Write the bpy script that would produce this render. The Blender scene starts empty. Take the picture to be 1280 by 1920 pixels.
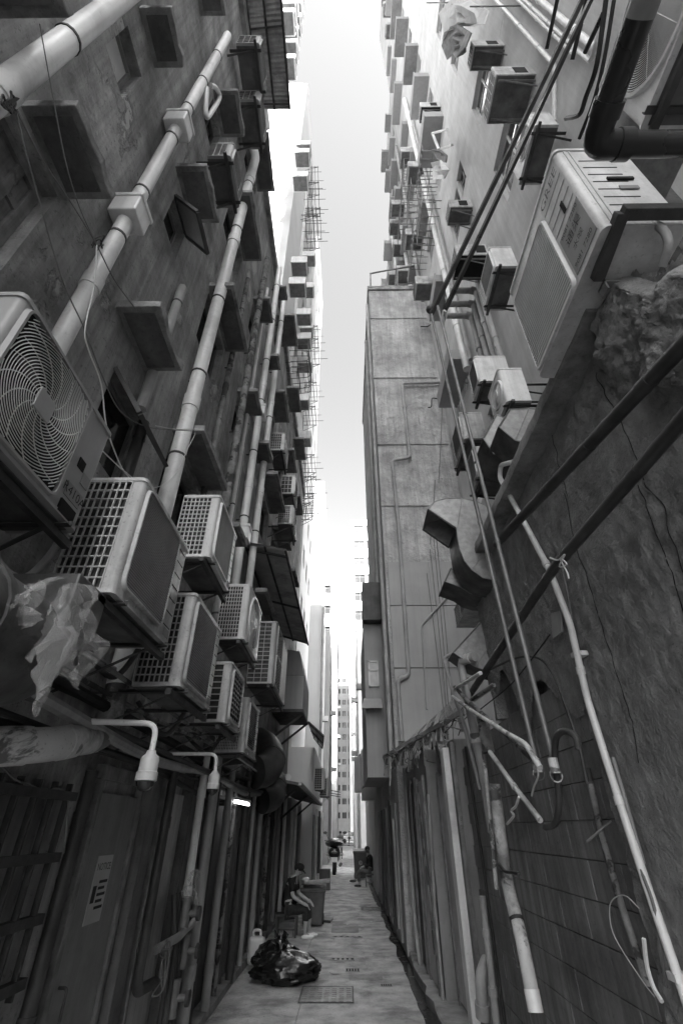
import bpy, math, random
from mathutils import Vector, Matrix, noise
random.seed(11)
R = math.radians
scene = bpy.context.scene
COL = scene.collection

# ------------------------------------------------------------------ camera
CAM_H = 1.85
FPX = 872.0                       # focal length in photo pixels (photo 1280 x 1920)
PITCH = math.atan2(594.0, FPX)
YAW = math.atan2(10.0 * math.cos(PITCH), FPX)
cd = bpy.data.cameras.new('camera')
cd.sensor_fit = 'VERTICAL'
cd.sensor_height = 36.0
cd.lens = 36.0 * FPX / 1920.0
cd.clip_start = 0.05
cd.clip_end = 2000.0
cam = bpy.data.objects.new('camera', cd)
cam.location = (0, 0, CAM_H)
cam.rotation_euler = (R(90) + PITCH, 0, YAW)
COL.objects.link(cam)
scene.camera = cam

# ------------------------------------------------------------------ sky, sun, exposure
SUN_ELEV = R(41)
SUN_AZ = R(155)                   # compass direction towards the sun (clockwise from +Y): behind, to the right
world = bpy.data.worlds.new('World')
scene.world = world
world.use_nodes = True
wn = world.node_tree.nodes
wl = world.node_tree.links
wn.clear()
sky = wn.new('ShaderNodeTexSky')
sky.sky_type = 'NISHITA'
sky.sun_disc = False
sky.sun_elevation = SUN_ELEV
sky.sun_rotation = SUN_AZ
sky.air_density = 1.0
sky.dust_density = 4.5
sky.ozone_density = 1.0
bw = wn.new('ShaderNodeRGBToBW')   # the photograph is black and white
bg = wn.new('ShaderNodeBackground')
bg.inputs['Strength'].default_value = 0.062
wo = wn.new('ShaderNodeOutputWorld')
wl.new(sky.outputs[0], bw.inputs[0])
wl.new(bw.outputs[0], bg.inputs[0])
wl.new(bg.outputs[0], wo.inputs[0])

sd = bpy.data.lights.new('sun', 'SUN')
sd.energy = 5.0
sd.angle = R(0.53)
sd.color = (1.0, 1.0, 1.0)
sun = bpy.data.objects.new('sun', sd)
to_sun = Vector((math.sin(SUN_AZ) * math.cos(SUN_ELEV), math.cos(SUN_AZ) * math.cos(SUN_ELEV), math.sin(SUN_ELEV)))
sun.rotation_euler = (-to_sun).to_track_quat('-Z', 'Y').to_euler()
sun.location = (0, -20, 80)
COL.objects.link(sun)

vs = scene.view_settings
vs.view_transform = 'Standard'
vs.look = 'None'
vs.exposure = 3.4
vs.gamma = 1.0
vs.use_curve_mapping = False

# ------------------------------------------------------------------ helpers
_fw = Vector((-math.sin(YAW) * math.cos(PITCH), math.cos(YAW) * math.cos(PITCH), math.sin(PITCH)))
_rt = Vector((math.cos(YAW), math.sin(YAW), 0))
_up = _rt.cross(_fw)
EYE = Vector((0, 0, CAM_H))

def _ray(u, v):
    return _fw + _rt * ((u - 640.0) / FPX) + _up * ((960.0 - v) / FPX)
def PX(u, v, X):                  # a measured point of the photo on the vertical plane x = X
    d = _ray(u, v); return EYE + d * (X / d.x)
def PY(u, v, Y):
    d = _ray(u, v); return EYE + d * (Y / d.y)
def PZ(u, v, Z=0.0):
    d = _ray(u, v); return EYE + d * ((Z - CAM_H) / d.z)

ORG = {}
class MB:
    """collects faces; build() links them as ONE mesh object"""
    def __init__(s):
        s.v = []; s.f = []
    def add(s, vs_, fs_):
        o = len(s.v)
        s.v.extend([tuple(p) for p in vs_])
        s.f.extend([tuple(i + o for i in f) for f in fs_])
        return s
    def quad(s, a, b, c, d):
        return s.add([a, b, c, d], [(0, 1, 2, 3)])
    def box(s, x0, x1, y0, y1, z0, z1):
        if x0 > x1: x0, x1 = x1, x0
        if y0 > y1: y0, y1 = y1, y0
        if z0 > z1: z0, z1 = z1, z0
        return s.add([(x0,y0,z0),(x1,y0,z0),(x1,y1,z0),(x0,y1,z0),(x0,y0,z1),(x1,y0,z1),(x1,y1,z1),(x0,y1,z1)],
                     [(0,3,2,1),(4,5,6,7),(0,1,5,4),(1,2,6,5),(2,3,7,6),(3,0,4,7)])
    def obox(s, m, sx, sy, sz):    # box centred on matrix m
        ps = [m @ Vector((a*sx/2, b*sy/2, c*sz/2)) for c in (-1,1) for a, b in ((-1,-1),(1,-1),(1,1),(-1,1))]
        return s.add(ps, [(0,3,2,1),(4,5,6,7),(0,1,5,4),(1,2,6,5),(2,3,7,6),(3,0,4,7)])
    def bar(s, p0, p1, w, h, upv=(0,0,1)):   # square bar between two points
        p0 = Vector(p0); p1 = Vector(p1); d = p1 - p0
        z = d.normalized(); x = Vector(upv).cross(z)
        if x.length < 1e-4: x = Vector((1,0,0)).cross(z)
        x.normalize(); y = z.cross(x)
        m = Matrix(((x.x,y.x,z.x,0),(x.y,y.y,z.y,0),(x.z,y.z,z.z,0),(0,0,0,1)))
        m.translation = (p0 + p1) / 2
        return s.obox(m, w, h, d.length)
    def cyl(s, p0, p1, r0, r1=None, n=12, cap=True):
        return s.tube([p0, p1], [r0, r0 if r1 is None else r1], n, cap)
    def tube(s, pts, r, n=8, cap=True):
        pts = [Vector(p) for p in pts]
        k = len(pts)
        rs = r if isinstance(r, (list, tuple)) else [r] * k
        t0 = (pts[1] - pts[0]).normalized()
        a = Vector((0,0,1)) if abs(t0.z) < 0.9 else Vector((1,0,0))
        nx = a.cross(t0).normalized()
        vs_ = []; fs_ = []
        for i in range(k):
            if i == 0: t = pts[1] - pts[0]
            elif i == k-1: t = pts[-1] - pts[-2]
            else: t = (pts[i+1] - pts[i]).normalized() + (pts[i] - pts[i-1]).normalized()
            if t.length < 1e-9: t = t0
            t = t.normalized()
            nx = (nx - t * nx.dot(t))
            if nx.length < 1e-6: nx = Vector((0,1,0)).cross(t)
            nx.normalize(); ny = t.cross(nx)
            for j in range(n):
                an = 2 * math.pi * j / n
                vs_.append(pts[i] + (nx * math.cos(an) + ny * math.sin(an)) * rs[i])
        for i in range(k-1):
            for j in range(n):
                j2 = (j+1) % n
                fs_.append((i*n+j, i*n+j2, (i+1)*n+j2, (i+1)*n+j))
        if cap:
            fs_.append(tuple(range(n-1, -1, -1))); fs_.append(tuple((k-1)*n + j for j in range(n)))
        return s.add(vs_, fs_)
    def prism(s, poly, d):         # polygon (list of 3d points) pushed along vector d
        d = Vector(d); n = len(poly)
        a = [Vector(p) for p in poly]; b = [p + d for p in a]
        fs_ = [tuple(range(n-1,-1,-1)), tuple(range(n, 2*n))]
        fs_ += [(i, (i+1) % n, n + (i+1) % n, n + i) for i in range(n)]
        return s.add(a + b, fs_)
    def loft(s, rings, closed=True, cap=True):
        n = len(rings[0]); vs_ = [p for r_ in rings for p in r_]; fs_ = []
        for i in range(len(rings)-1):
            for j in range(n if closed else n-1):
                j2 = (j+1) % n
                fs_.append((i*n+j, i*n+j2, (i+1)*n+j2, (i+1)*n+j))
        if cap and closed:
            fs_.append(tuple(range(n-1,-1,-1))); fs_.append(tuple((len(rings)-1)*n + j for j in range(n)))
        return s.add(vs_, fs_)
    def ball(s, c, rx, ry=None, rz=None, n=10, m=6):
        ry = ry or rx; rz = rz or rx; c = Vector(c)
        rings = []
        for i in range(m+1):
            th = math.pi * (0.02 + 0.96 * i / m)
            rings.append([c + Vector((rx*math.sin(th)*math.cos(2*math.pi*j/n), ry*math.sin(th)*math.sin(2*math.pi*j/n), -rz*math.cos(th))) for j in range(n)])
        return s.loft(rings)
    def build(s, name, mat, parent=None, smooth=True, kind=None, bevel=0, label=None):
        me = bpy.data.meshes.new(name)
        o = bpy.data.objects.new(name, me)
        org = Vector((0,0,0))
        if parent is not None:
            org = ORG.get(parent.name, Vector((0,0,0)))
        me.from_pydata([tuple(Vector(p) - org) for p in s.v], [], s.f)
        me.materials.append(MAT[mat] if isinstance(mat, str) else mat)
        if smooth:
            me.polygons.foreach_set('use_smooth', [True] * len(me.polygons))
            me.set_sharp_from_angle(angle=R(38))
        me.update()
        COL.objects.link(o)
        if parent is not None:
            o.parent = parent
            ORG[o.name] = org
        if bevel:
            b = o.modifiers.new('bevel', 'BEVEL'); b.width = bevel; b.segments = 2; b.limit_method = 'ANGLE'; b.angle_limit = R(40)
        if kind: o['kind'] = kind
        if label: o['label'] = label
        return o

def tag(o, label, cat, group=None):
    o['label'] = label; o['category'] = cat
    if group: o['group'] = group
    return o
def thing(name, label, cat, loc=(0,0,0), group=None):
    o = bpy.data.objects.new(name, None)
    o.empty_display_size = 0.1
    o.location = loc
    COL.objects.link(o)
    ORG[o.name] = Vector(loc)
    return tag(o, label, cat, group)
def solo(name, mb, mat, label, cat, group=None, loc=None, **kw):
    """a thing that is one mesh, its origin at its base"""
    if loc is None:
        xs = [p[0] for p in mb.v]; ys = [p[1] for p in mb.v]; zs = [p[2] for p in mb.v]
        loc = ((min(xs)+max(xs))/2, (min(ys)+max(ys))/2, min(zs))
    L = Vector(loc)
    mb.v = [tuple(Vector(p) - L) for p in mb.v]
    o = mb.build(name, mat, **kw)
    o.location = L
    return tag(o, label, cat, group)
def dup(root, loc, rotz=None, label=None, scale=None, group=None):
    r = root.copy(); COL.objects.link(r); r.location = loc
    if rotz is not None: r.rotation_euler = (0, 0, rotz)
    if scale is not None: r.scale = scale if isinstance(scale, tuple) else (scale,)*3
    if label: r['label'] = label
    if group: r['group'] = group
    for ch in list(root.children):
        c = ch.copy(); COL.objects.link(c); c.parent = r
        for g in ch.children:
            d = g.copy(); COL.objects.link(d); d.parent = c
    return r
def arc(c, r, a0, a1, n, ax, ay):
    c = Vector(c); ax = Vector(ax); ay = Vector(ay)
    return [c + ax*(r*math.cos(a0+(a1-a0)*i/n)) + ay*(r*math.sin(a0+(a1-a0)*i/n)) for i in range(n+1)]
def bend(pts, r, n=5):             # round the corners of a path
    pts = [Vector(p) for p in pts]; out = [pts[0]]
    for i in range(1, len(pts)-1):
        a, b, c = pts[i-1], pts[i], pts[i+1]
        d0 = (a-b); d1 = (c-b)
        rr = min(r, d0.length*0.45, d1.length*0.45)
        p0 = b + d0.normalized()*rr; p1 = b + d1.normalized()*rr
        for k in range(n+1):
            t = k/n
            out.append(p0*(1-t)**2 + b*2*t*(1-t) + p1*t*t)
    out.append(pts[-1]); return out
def spline(pts, n=6):              # Catmull-Rom through points
    pts = [Vector(p) for p in pts]
    P = [pts[0]*2-pts[1]] + pts + [pts[-1]*2-pts[-2]]
    out = []
    for i in range(1, len(P)-2):
        a,b,c,d = P[i-1],P[i],P[i+1],P[i+2]
        for k in range(n):
            t = k/n
            out.append(0.5*((2*b)+(c-a)*t+(2*a-5*b+4*c-d)*t*t+(-a+3*b-3*c+d)*t**3))
    out.append(pts[-1]); return out

# ------------------------------------------------------------------ materials (black-and-white photograph: greys only)
MAT = {}
def mat(name, lo, hi, scale=3.0, rough=0.8, bump=0.15, bscale=None, metal=0.0, streak=0.0, patch=None, speck=0.0,
        spec=0.35, alpha=None, trans=0.0, coat=0.0, bdist=0.01, dirt=0.0, dirtcol=0.03, obj=False, courses=None):
    m = bpy.data.materials.new(name); m.use_nodes = True
    nt = m.node_tree; N = nt.nodes; L = nt.links; N.clear()
    out = N.new('ShaderNodeOutputMaterial'); b = N.new('ShaderNodeBsdfPrincipled')
    L.new(b.outputs[0], out.inputs[0])
    if obj:
        tc = N.new('ShaderNodeTexCoord'); P = tc.outputs['Object']
    else:
        g = N.new('ShaderNodeNewGeometry'); P = g.outputs['Position']
    def nz(sc, det=6.0, ro=0.6, dist=0.0, vec=None):
        n = N.new('ShaderNodeTexNoise'); n.inputs['Scale'].default_value = sc
        n.inputs['Detail'].default_value = det; n.inputs['Roughness'].default_value = ro
        n.inputs['Distortion'].default_value = dist
        L.new(vec or P, n.inputs['Vector']); return n.outputs[0]
    def ramp(v, a, c, v0=0.0, v1=1.0):
        r = N.new('ShaderNodeMapRange'); r.inputs[1].default_value = a; r.inputs[2].default_value = c
        r.inputs[3].default_value = v0; r.inputs[4].default_value = v1; L.new(v, r.inputs[0]); return r.outputs[0]
    def mth(op, a, c):
        n = N.new('ShaderNodeMath'); n.operation = op
        for i, x in enumerate((a, c)):
            if isinstance(x, (int, float)): n.inputs[i].default_value = x
            else: L.new(x, n.inputs[i])
        return n.outputs[0]
    def mixv(f, a, c):
        n = N.new('ShaderNodeMix'); n.data_type = 'FLOAT'
        for i, x in ((0, f), (2, a), (3, c)):
            if isinstance(x, (int, float)): n.inputs[i].default_value = x
            else: L.new(x, n.inputs[i])
        return n.outputs[0]
    n1 = nz(scale)
    val = mixv(ramp(n1, 0.3, 0.7), lo, hi)
    h = n1
    if streak:
        mp = N.new('ShaderNodeMapping'); mp.inputs['Scale'].default_value = (7, 7, 0.35); L.new(P, mp.inputs[0])
        s = ramp(nz(1.6, 5, 0.65, 0.3, mp.outputs[0]), 0.35, 0.7)
        val = mixv(mth('MULTIPLY', s, streak), val, lo * 0.45)
    if patch:
        pv, psc, pth = patch
        pn = ramp(nz(psc, 9, 0.62, 0.4), pth, pth + 0.03)
        val = mixv(pn, val, mixv(n1, pv * 0.75, pv * 1.2))
        h = mth('ADD', mth('MULTIPLY', h, 0.5), mth('MULTIPLY', pn, -0.9))
    if speck:
        sp = ramp(nz(scale * 14, 3, 0.7), 0.60, 0.68)
        val = mixv(mth('MULTIPLY', sp, speck), val, lo * 0.3)
    if dirt:
        dn = ramp(nz(scale * 0.55, 10, 0.7, 0.25), 0.50, 0.64)
        val = mixv(mth('MULTIPLY', dn, dirt), val, dirtcol)
    cb = N.new('ShaderNodeCombineColor')
    for i in range(3): L.new(val, cb.inputs[i])
    L.new(cb.outputs[0], b.inputs['Base Color'])
    b.inputs['Metallic'].default_value = metal
    b.inputs['Specular IOR Level'].default_value = spec
    L.new(ramp(n1, 0.25, 0.75, min(1, rough + 0.08), max(0.03, rough - 0.12)), b.inputs['Roughness'])
    if coat: b.inputs['Coat Weight'].default_value = coat
    if trans:
        b.inputs['Transmission Weight'].default_value = trans
    if alpha is not None: b.inputs['Alpha'].default_value = alpha
    if bump:
        fine = nz(bscale or scale * 9, 7, 0.65)
        hh = mth('ADD', mth('MULTIPLY', h, 1.0), mth('MULTIPLY', fine, 0.45))
        bp = N.new('ShaderNodeBump'); bp.inputs['Strength'].default_value = bump; bp.inputs['Distance'].default_value = bdist
        L.new(hh, bp.inputs['Height']); L.new(bp.outputs[0], b.inputs['Normal'])
    MAT[name] = m
    return m

mat('old_render', 0.24, 0.54, 1.9, 0.9, 0.9, 13, streak=0.6, patch=(0.52, 0.9, 0.60), speck=0.55, bdist=0.05, dirt=0.6, dirtcol=0.10)
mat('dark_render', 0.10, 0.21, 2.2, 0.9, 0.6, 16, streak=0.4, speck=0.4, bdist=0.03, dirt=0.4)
mat('rough_plaster', 0.19, 0.36, 7.0, 0.88, 1.0, 45, speck=0.55, bdist=0.04, dirt=0.12, dirtcol=0.10)
mat('block_render', 0.19, 0.34, 1.8, 0.85, 0.5, 14, streak=0.7, speck=0.4, bdist=0.03, dirt=0.6, dirtcol=0.07)
mat("pale_render", 0.48, 0.64, 1.2, 0.9, 0.3, 9, streak=0.25, speck=0.15, bdist=0.02)
mat('peeling_render', 0.32, 0.62, 1.3, 0.9, 1.0, 5, streak=0.5, speck=0.35, bdist=0.14, dirt=0.5, dirtcol=0.22)
mat('sheet_cladding', 0.30, 0.38, 0.9, 0.6, 0.15, 5, streak=0.2, metal=0.0)
mat('white_paint_wall', 0.60, 0.70, 0.5, 0.85, 0.1, 6, streak=0.08)
mat('light_wall', 0.40, 0.54, 0.7, 0.85, 0.15, 6, streak=0.15)
mat('grey_wall', 0.28, 0.36, 0.8, 0.85, 0.15, 6, streak=0.2)
mat('concrete_slab', 0.14, 0.40, 4.0, 0.92, 0.9, 18, speck=0.4, bdist=0.03, dirt=0.5)
mat('pavement', 0.24, 0.58, 2.6, 0.7, 0.8, 30, speck=0.7, bdist=0.02, dirt=0.75, dirtcol=0.12)
mat('kerb_stone', 0.18, 0.38, 3.0, 0.8, 0.5, 20, speck=0.4, bdist=0.015, dirt=0.4)
mat('ground_dirt', 0.06, 0.14, 3.0, 0.75, 0.5, 20, speck=0.3, bdist=0.02)
mat('asphalt', 0.05, 0.09, 4.0, 0.9, 0.3, 40)
mat('wet_gutter', 0.02, 0.06, 5.0, 0.25, 0.3, 20, dirt=0.4)
mat('pvc_white', 0.72, 0.86, 2.4, 0.38, 0.08, 20, streak=0.3, dirt=0.4, dirtcol=0.25, spec=0.5, speck=0.25)
mat('pvc_peeling', 0.50, 0.64, 3.0, 0.5, 0.3, 20, dirt=0.8, dirtcol=0.07, patch=(0.14, 3.0, 0.55), speck=0.5)
mat('pvc_grey', 0.28, 0.44, 2.0, 0.5, 0.1, 20, streak=0.4, dirt=0.4, dirtcol=0.12)
mat('pipe_dark', 0.035, 0.075, 4.0, 0.5, 0.2, 20, speck=0.2)
mat('pipe_black', 0.012, 0.028, 3.0, 0.33, 0.06, 20, spec=0.5)
mat('pipe_rust', 0.10, 0.30, 6.0, 0.8, 0.6, 30, patch=(0.06, 5.0, 0.52), speck=0.5)
mat('steel_dark', 0.03, 0.08, 6.0, 0.6, 0.3, 30, speck=0.4, dirt=0.4)
mat('steel_grey', 0.14, 0.26, 5.0, 0.5, 0.15, 25, metal=0.3, dirt=0.4, dirtcol=0.07)
mat('galvanised', 0.26, 0.40, 16.0, 0.6, 0.05, 40, metal=0.35, dirt=0.25, dirtcol=0.2)
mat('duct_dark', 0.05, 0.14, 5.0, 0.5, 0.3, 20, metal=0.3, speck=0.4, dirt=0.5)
mat('ac_casing', 0.60, 0.74, 2.5, 0.42, 0.06, 20, streak=0.45, dirt=0.4, dirtcol=0.24, speck=0.35)
mat('ac_casing_old', 0.44, 0.66, 3.0, 0.5, 0.12, 20, streak=0.6, dirt=0.65, dirtcol=0.12, speck=0.5)
mat('ac_grey', 0.28, 0.40, 2.0, 0.45, 0.05, 20, streak=0.2, dirt=0.2, dirtcol=0.14)
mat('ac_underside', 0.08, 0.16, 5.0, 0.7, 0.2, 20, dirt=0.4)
mat('coil_fins', 0.03, 0.08, 9.0, 0.55, 0.5, 90, metal=0.4, bdist=0.01)
mat('grille_wire', 0.55, 0.70, 3.0, 0.4, 0.0, dirt=0.3, dirtcol=0.15)
mat('slat_dark', 0.16, 0.24, 3.0, 0.4, 0.0)
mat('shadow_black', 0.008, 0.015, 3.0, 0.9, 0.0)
mat('window_frame', 0.22, 0.32, 4.0, 0.5, 0.1)
mat('window_frame_dark', 0.05, 0.10, 4.0, 0.5, 0.1)
mat('window_frame_white', 0.55, 0.68, 4.0, 0.5, 0.1)
mat('glass_dark', 0.02, 0.04, 2.0, 0.08, 0.0, spec=0.7)
mat('glass_frosted', 0.66, 0.80, 6.0, 0.35, 0.2, 60, spec=0.5)
mat('glass_pale', 0.45, 0.55, 1.0, 0.15, 0.0, spec=0.6)
mat('curtain', 0.45, 0.60, 6.0, 0.9, 0.2)
mat('wood_old', 0.13, 0.34, 6.0, 0.85, 0.7, 20, streak=0.6, patch=(0.20, 3.0, 0.6), bdist=0.02)
mat('door_paint', 0.19, 0.29, 1.5, 0.5, 0.1, 20, streak=0.35, speck=0.2, dirt=0.25)
mat('door_light', 0.46, 0.64, 1.8, 0.5, 0.15, 20, streak=0.55, speck=0.4, dirt=0.5, dirtcol=0.16)
mat('glass_sash', 0.75, 0.88, 6.0, 0.5, 0.2, 60, spec=0.5, trans=0.65)
mat('panel_dark', 0.05, 0.11, 2.0, 0.6, 0.2, 20, streak=0.4, dirt=0.4)
mat('bamboo', 0.03, 0.07, 5.0, 0.45, 0.15, 20, speck=0.2)
mat('corrugated', 0.34, 0.52, 2.5, 0.6, 0.1, 20, metal=0.2, streak=0.3, dirt=0.4)
mat('cable_white', 0.50, 0.60, 5.0, 0.5, 0.0)
mat('cable_black', 0.015, 0.03, 5.0, 0.5, 0.0)
mat('cable_grey', 0.12, 0.20, 5.0, 0.6, 0.0)
mat('plastic_bag_black', 0.008, 0.016, 5.0, 0.22, 0.35, 40, spec=0.6, bdist=0.02)
mat('plastic_film', 0.45, 0.70, 8.0, 0.12, 0.9, 18, spec=0.7, trans=0.2, alpha=0.24, bdist=0.03)
mat('plastic_white', 0.45, 0.60, 4.0, 0.4, 0.02)
mat('bin_plastic', 0.05, 0.09, 4.0, 0.5, 0.05, dirt=0.3)
mat('print_black', 0.01, 0.015, 4.0, 0.6, 0.0)
mat('sticker', 0.40, 0.50, 4.0, 0.5, 0.0)
mat('sticker_grey', 0.20, 0.26, 4.0, 0.5, 0.0)
mat('skin', 0.28, 0.36, 10.0, 0.55, 0.05)
mat('shirt_black', 0.010, 0.02, 20.0, 0.95, 0.3)
mat('trousers_dark', 0.018, 0.03, 20.0, 0.95, 0.3)
mat('trousers_grey', 0.10, 0.15, 20.0, 0.95, 0.3)
mat('shirt_grey', 0.22, 0.30, 20.0, 0.95, 0.3)
mat('hair_dark', 0.01, 0.03, 40.0, 0.6, 0.5)
mat('shoe_pale', 0.60, 0.72, 10.0, 0.5, 0.0)
mat('shoe_dark', 0.03, 0.05, 10.0, 0.5, 0.0)
mat('rubber', 0.01, 0.02, 10.0, 0.7, 0.1)
mat('bike_paint', 0.02, 0.04, 5.0, 0.2, 0.0, coat=0.6)
mat('cloth_pale', 0.50, 0.65, 6.0, 0.9, 0.3)
mat('cloth_grey', 0.16, 0.28, 6.0, 0.9, 0.3)
mat('foliage', 0.03, 0.07, 9.0, 0.6, 0.2)
mat('damp', 0.12, 0.20, 4.0, 0.65, 0.3, 30, speck=0.3, bdist=0.01)
# ------------------------------------------------------------------ large structure
def struct(name, mb, m, **kw):
    o = mb.build(name, m, **kw); o['kind'] = 'structure'; return o
def panel_x(mb, X, y0, y1, z0, z1, holes=(), depth=0.15, sgn=1):
    """wall face on plane x=X with rectangular openings (ya,yb,za,zb); reveals go towards -sgn"""
    ys = sorted(set([y0, y1] + [h for q in holes for h in q[:2]])); zs = sorted(set([z0, z1] + [h for q in holes for h in q[2:4]]))
    for i in range(len(ys)-1):
        for j in range(len(zs)-1):
            cy = (ys[i]+ys[i+1])/2; cz = (zs[j]+zs[j+1])/2
            if any(q[0] < cy < q[1] and q[2] < cz < q[3] for q in holes): continue
            mb.quad((X,ys[i],zs[j]),(X,ys[i+1],zs[j]),(X,ys[i+1],zs[j+1]),(X,ys[i],zs[j+1]))
    B = X - sgn*depth
    for ya,yb,za,zb in [h[:4] for h in holes]:
        mb.quad((X,ya,za),(B,ya,za),(B,ya,zb),(X,ya,zb)); mb.quad((X,yb,za),(X,yb,zb),(B,yb,zb),(B,yb,za))
        mb.quad((X,ya,za),(X,yb,za),(B,yb,za),(B,ya,za)); mb.quad((X,ya,zb),(B,ya,zb),(B,yb,zb),(X,yb,zb))
        mb.quad((B,ya,za),(B,yb,za),(B,yb,zb),(B,ya,zb))
def panel_y(mb, Y, x0, x1, z0, z1, holes=(), depth=0.15):
    xs = sorted(set([x0, x1] + [h for q in holes for h in q[:2]])); zs = sorted(set([z0, z1] + [h for q in holes for h in q[2:4]]))
    for i in range(len(xs)-1):
        for j in range(len(zs)-1):
            cx = (xs[i]+xs[i+1])/2; cz = (zs[j]+zs[j+1])/2
            if any(q[0] < cx < q[1] and q[2] < cz < q[3] for q in holes): continue
            mb.quad((xs[i],Y,zs[j]),(xs[i+1],Y,zs[j]),(xs[i+1],Y,zs[j+1]),(xs[i],Y,zs[j+1]))
    B = Y + depth
    for xa,xb,za,zb in [h[:4] for h in holes]:
        mb.quad((xa,Y,za),(xa,B,za),(xa,B,zb),(xa,Y,zb)); mb.quad((xb,Y,za),(xb,Y,zb),(xb,B,zb),(xb,B,za))
        mb.quad((xa,Y,za),(xb,Y,za),(xb,B,za),(xa,B,za)); mb.quad((xa,Y,zb),(xa,B,zb),(xb,B,zb),(xb,Y,zb))
        mb.quad((xa,B,za),(xb,B,za),(xb,B,zb),(xa,B,zb))
def shell(mb, x0, x1, y0, y1, z0, z1, skip=''):
    """the remaining faces of a building volume (skip: letters of faces built elsewhere: L = -x, R = +x, N = near)"""
    if 'L' not in skip: mb.quad((x0,y0,z0),(x0,y0,z1),(x0,y1,z1),(x0,y1,z0))
    if 'R' not in skip: mb.quad((x1,y0,z0),(x1,y1,z0),(x1,y1,z1),(x1,y0,z1))
    if 'N' not in skip: mb.quad((x0,y0,z0),(x1,y0,z0),(x1,y0,z1),(x0,y0,z1))
    mb.quad((x0,y1,z0),(x0,y1,z1),(x1,y1,z1),(x1,y1,z0)); mb.quad((x0,y0,z1),(x1,y0,z1),(x1,y1,z1),(x0,y1,z1))
def window_x(par, X, y0, y1, z0, z1, sgn=1, depth=0.15, fm='window_frame', pm='glass_dark', fr=0.05, mull=(), trans=()):
    """window in a wall facing sgn*x; frame is a part, its pane a sub-part"""
    B = X - sgn*(depth - 0.012); Fx = X - sgn*(depth - 0.06)
    m = MB(); m.box(B,Fx,y0+.002,y0+fr,z0+.002,z1-.002); m.box(B,Fx,y1-fr,y1-.002,z0+.002,z1-.002)
    m.box(B,Fx,y0+fr,y1-fr,z0+.002,z0+fr); m.box(B,Fx,y0+fr,y1-fr,z1-fr,z1-.002)
    for t in mull: yy = y0+(y1-y0)*t; m.box(B,Fx-sgn*.004,yy-fr*.4,yy+fr*.4,z0+fr,z1-fr)
    for t in trans: zz = z0+(z1-z0)*t; m.box(B,Fx-sgn*.008,y0+fr,y1-fr,zz-fr*.4,zz+fr*.4)
    w = m.build('window', fm, par, smooth=False)
    p = MB(); P_ = B + sgn*.014; p.box(P_, P_+sgn*.006, y0+fr*.8, y1-fr*.8, z0+fr*.8, z1-fr*.8); p.build('pane', pm, w, smooth=False)
    return w
def window_y(par, Y, x0, x1, z0, z1, depth=0.15, fm='window_frame', pm='glass_dark', fr=0.06, mull=(), trans=()):
    B = Y + depth - .012; Fy = Y + depth - .06
    m = MB(); m.box(x0+.002,x0+fr,B,Fy,z0+.002,z1-.002); m.box(x1-fr,x1-.002,B,Fy,z0+.002,z1-.002)
    m.box(x0+fr,x1-fr,B,Fy,z0+.002,z0+fr); m.box(x0+fr,x1-fr,B,Fy,z1-fr,z1-.002)
    for t in mull: xx = x0+(x1-x0)*t; m.box(xx-fr*.4,xx+fr*.4,B,Fy+.004,z0+fr,z1-fr)
    for t in trans: zz = z0+(z1-z0)*t; m.box(x0+fr,x1-fr,B,Fy+.008,zz-fr*.4,zz+fr*.4)
    w = m.build('window', fm, par, smooth=False)
    p = MB(); p.box(x0+fr*.8,x1-fr*.8,B-.02,B-.014,z0+fr*.8,z1-fr*.8); p.build('pane', pm, w, smooth=False)
    return w

# --- ground and alley floor
g = MB(); g.quad((-60,-60,-0.09),(60,-60,-0.09),(60,230,-0.09),(-60,230,-0.09))
struct('ground', g, 'ground_dirt')
fl = MB(); fl.box(-1.9, 0.86, -3, 76, -0.085, -0.02)
floor = struct('alley_floor', fl, 'pavement', smooth=False)
ORG[floor.name] = Vector((0,0,0))
slab_rows = [3.0,5.2,6.6,7.7,8.9,10.3,11.5,13.0,14.6,16.5,18.5,21.0,24.0,27.5,31.5,36.0]
rs = random.Random(5)
for i in range(len(slab_rows)-1):
    y0, y1 = slab_rows[i], slab_rows[i+1]
    xs = [-1.62, -0.62 + rs.uniform(-.18,.18), 0.2 + rs.uniform(-.15,.25), 0.84]
    if i % 3 == 1: xs.pop(2)
    for a, b in zip(xs[:-1], xs[1:]):
        dz = rs.uniform(-.004, .004)
        right = b > .8
        m = MB()
        n = 16 if right else 1
        edge = [b] * (n+1)
        if right and y0 < 17:
            edge = [b + .05 + .10*noise.noise(Vector((0, (y0+(y1-y0)*k_/n)*1.3, 0))) for k_ in range(n+1)]     # broken edge along the gutter
        pts = [(a+.004, y0+.004, dz)] + [(edge[k]-.004, y0+.004+(y1-y0-.008)*k/n, dz) for k in range(n+1)] + [(a+.004, y1-.004, dz)]
        m.prism([(x,y,dz-.03) for x,y,_ in pts], (0,0,.03))
        m.build('paving_slab', 'pavement', floor, smooth=False)
for (x0,x1,y0,y1) in ((-0.35,0.25,13.4,14.4),(0.02,0.52,9.6,9.85),(0.45,0.62,11.2,11.36)):
    m = MB(); m.box(x0,x1,y0,y1,.001,.012); m.build('concrete_patch','kerb_stone',floor,smooth=False,bevel=.004)
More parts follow.
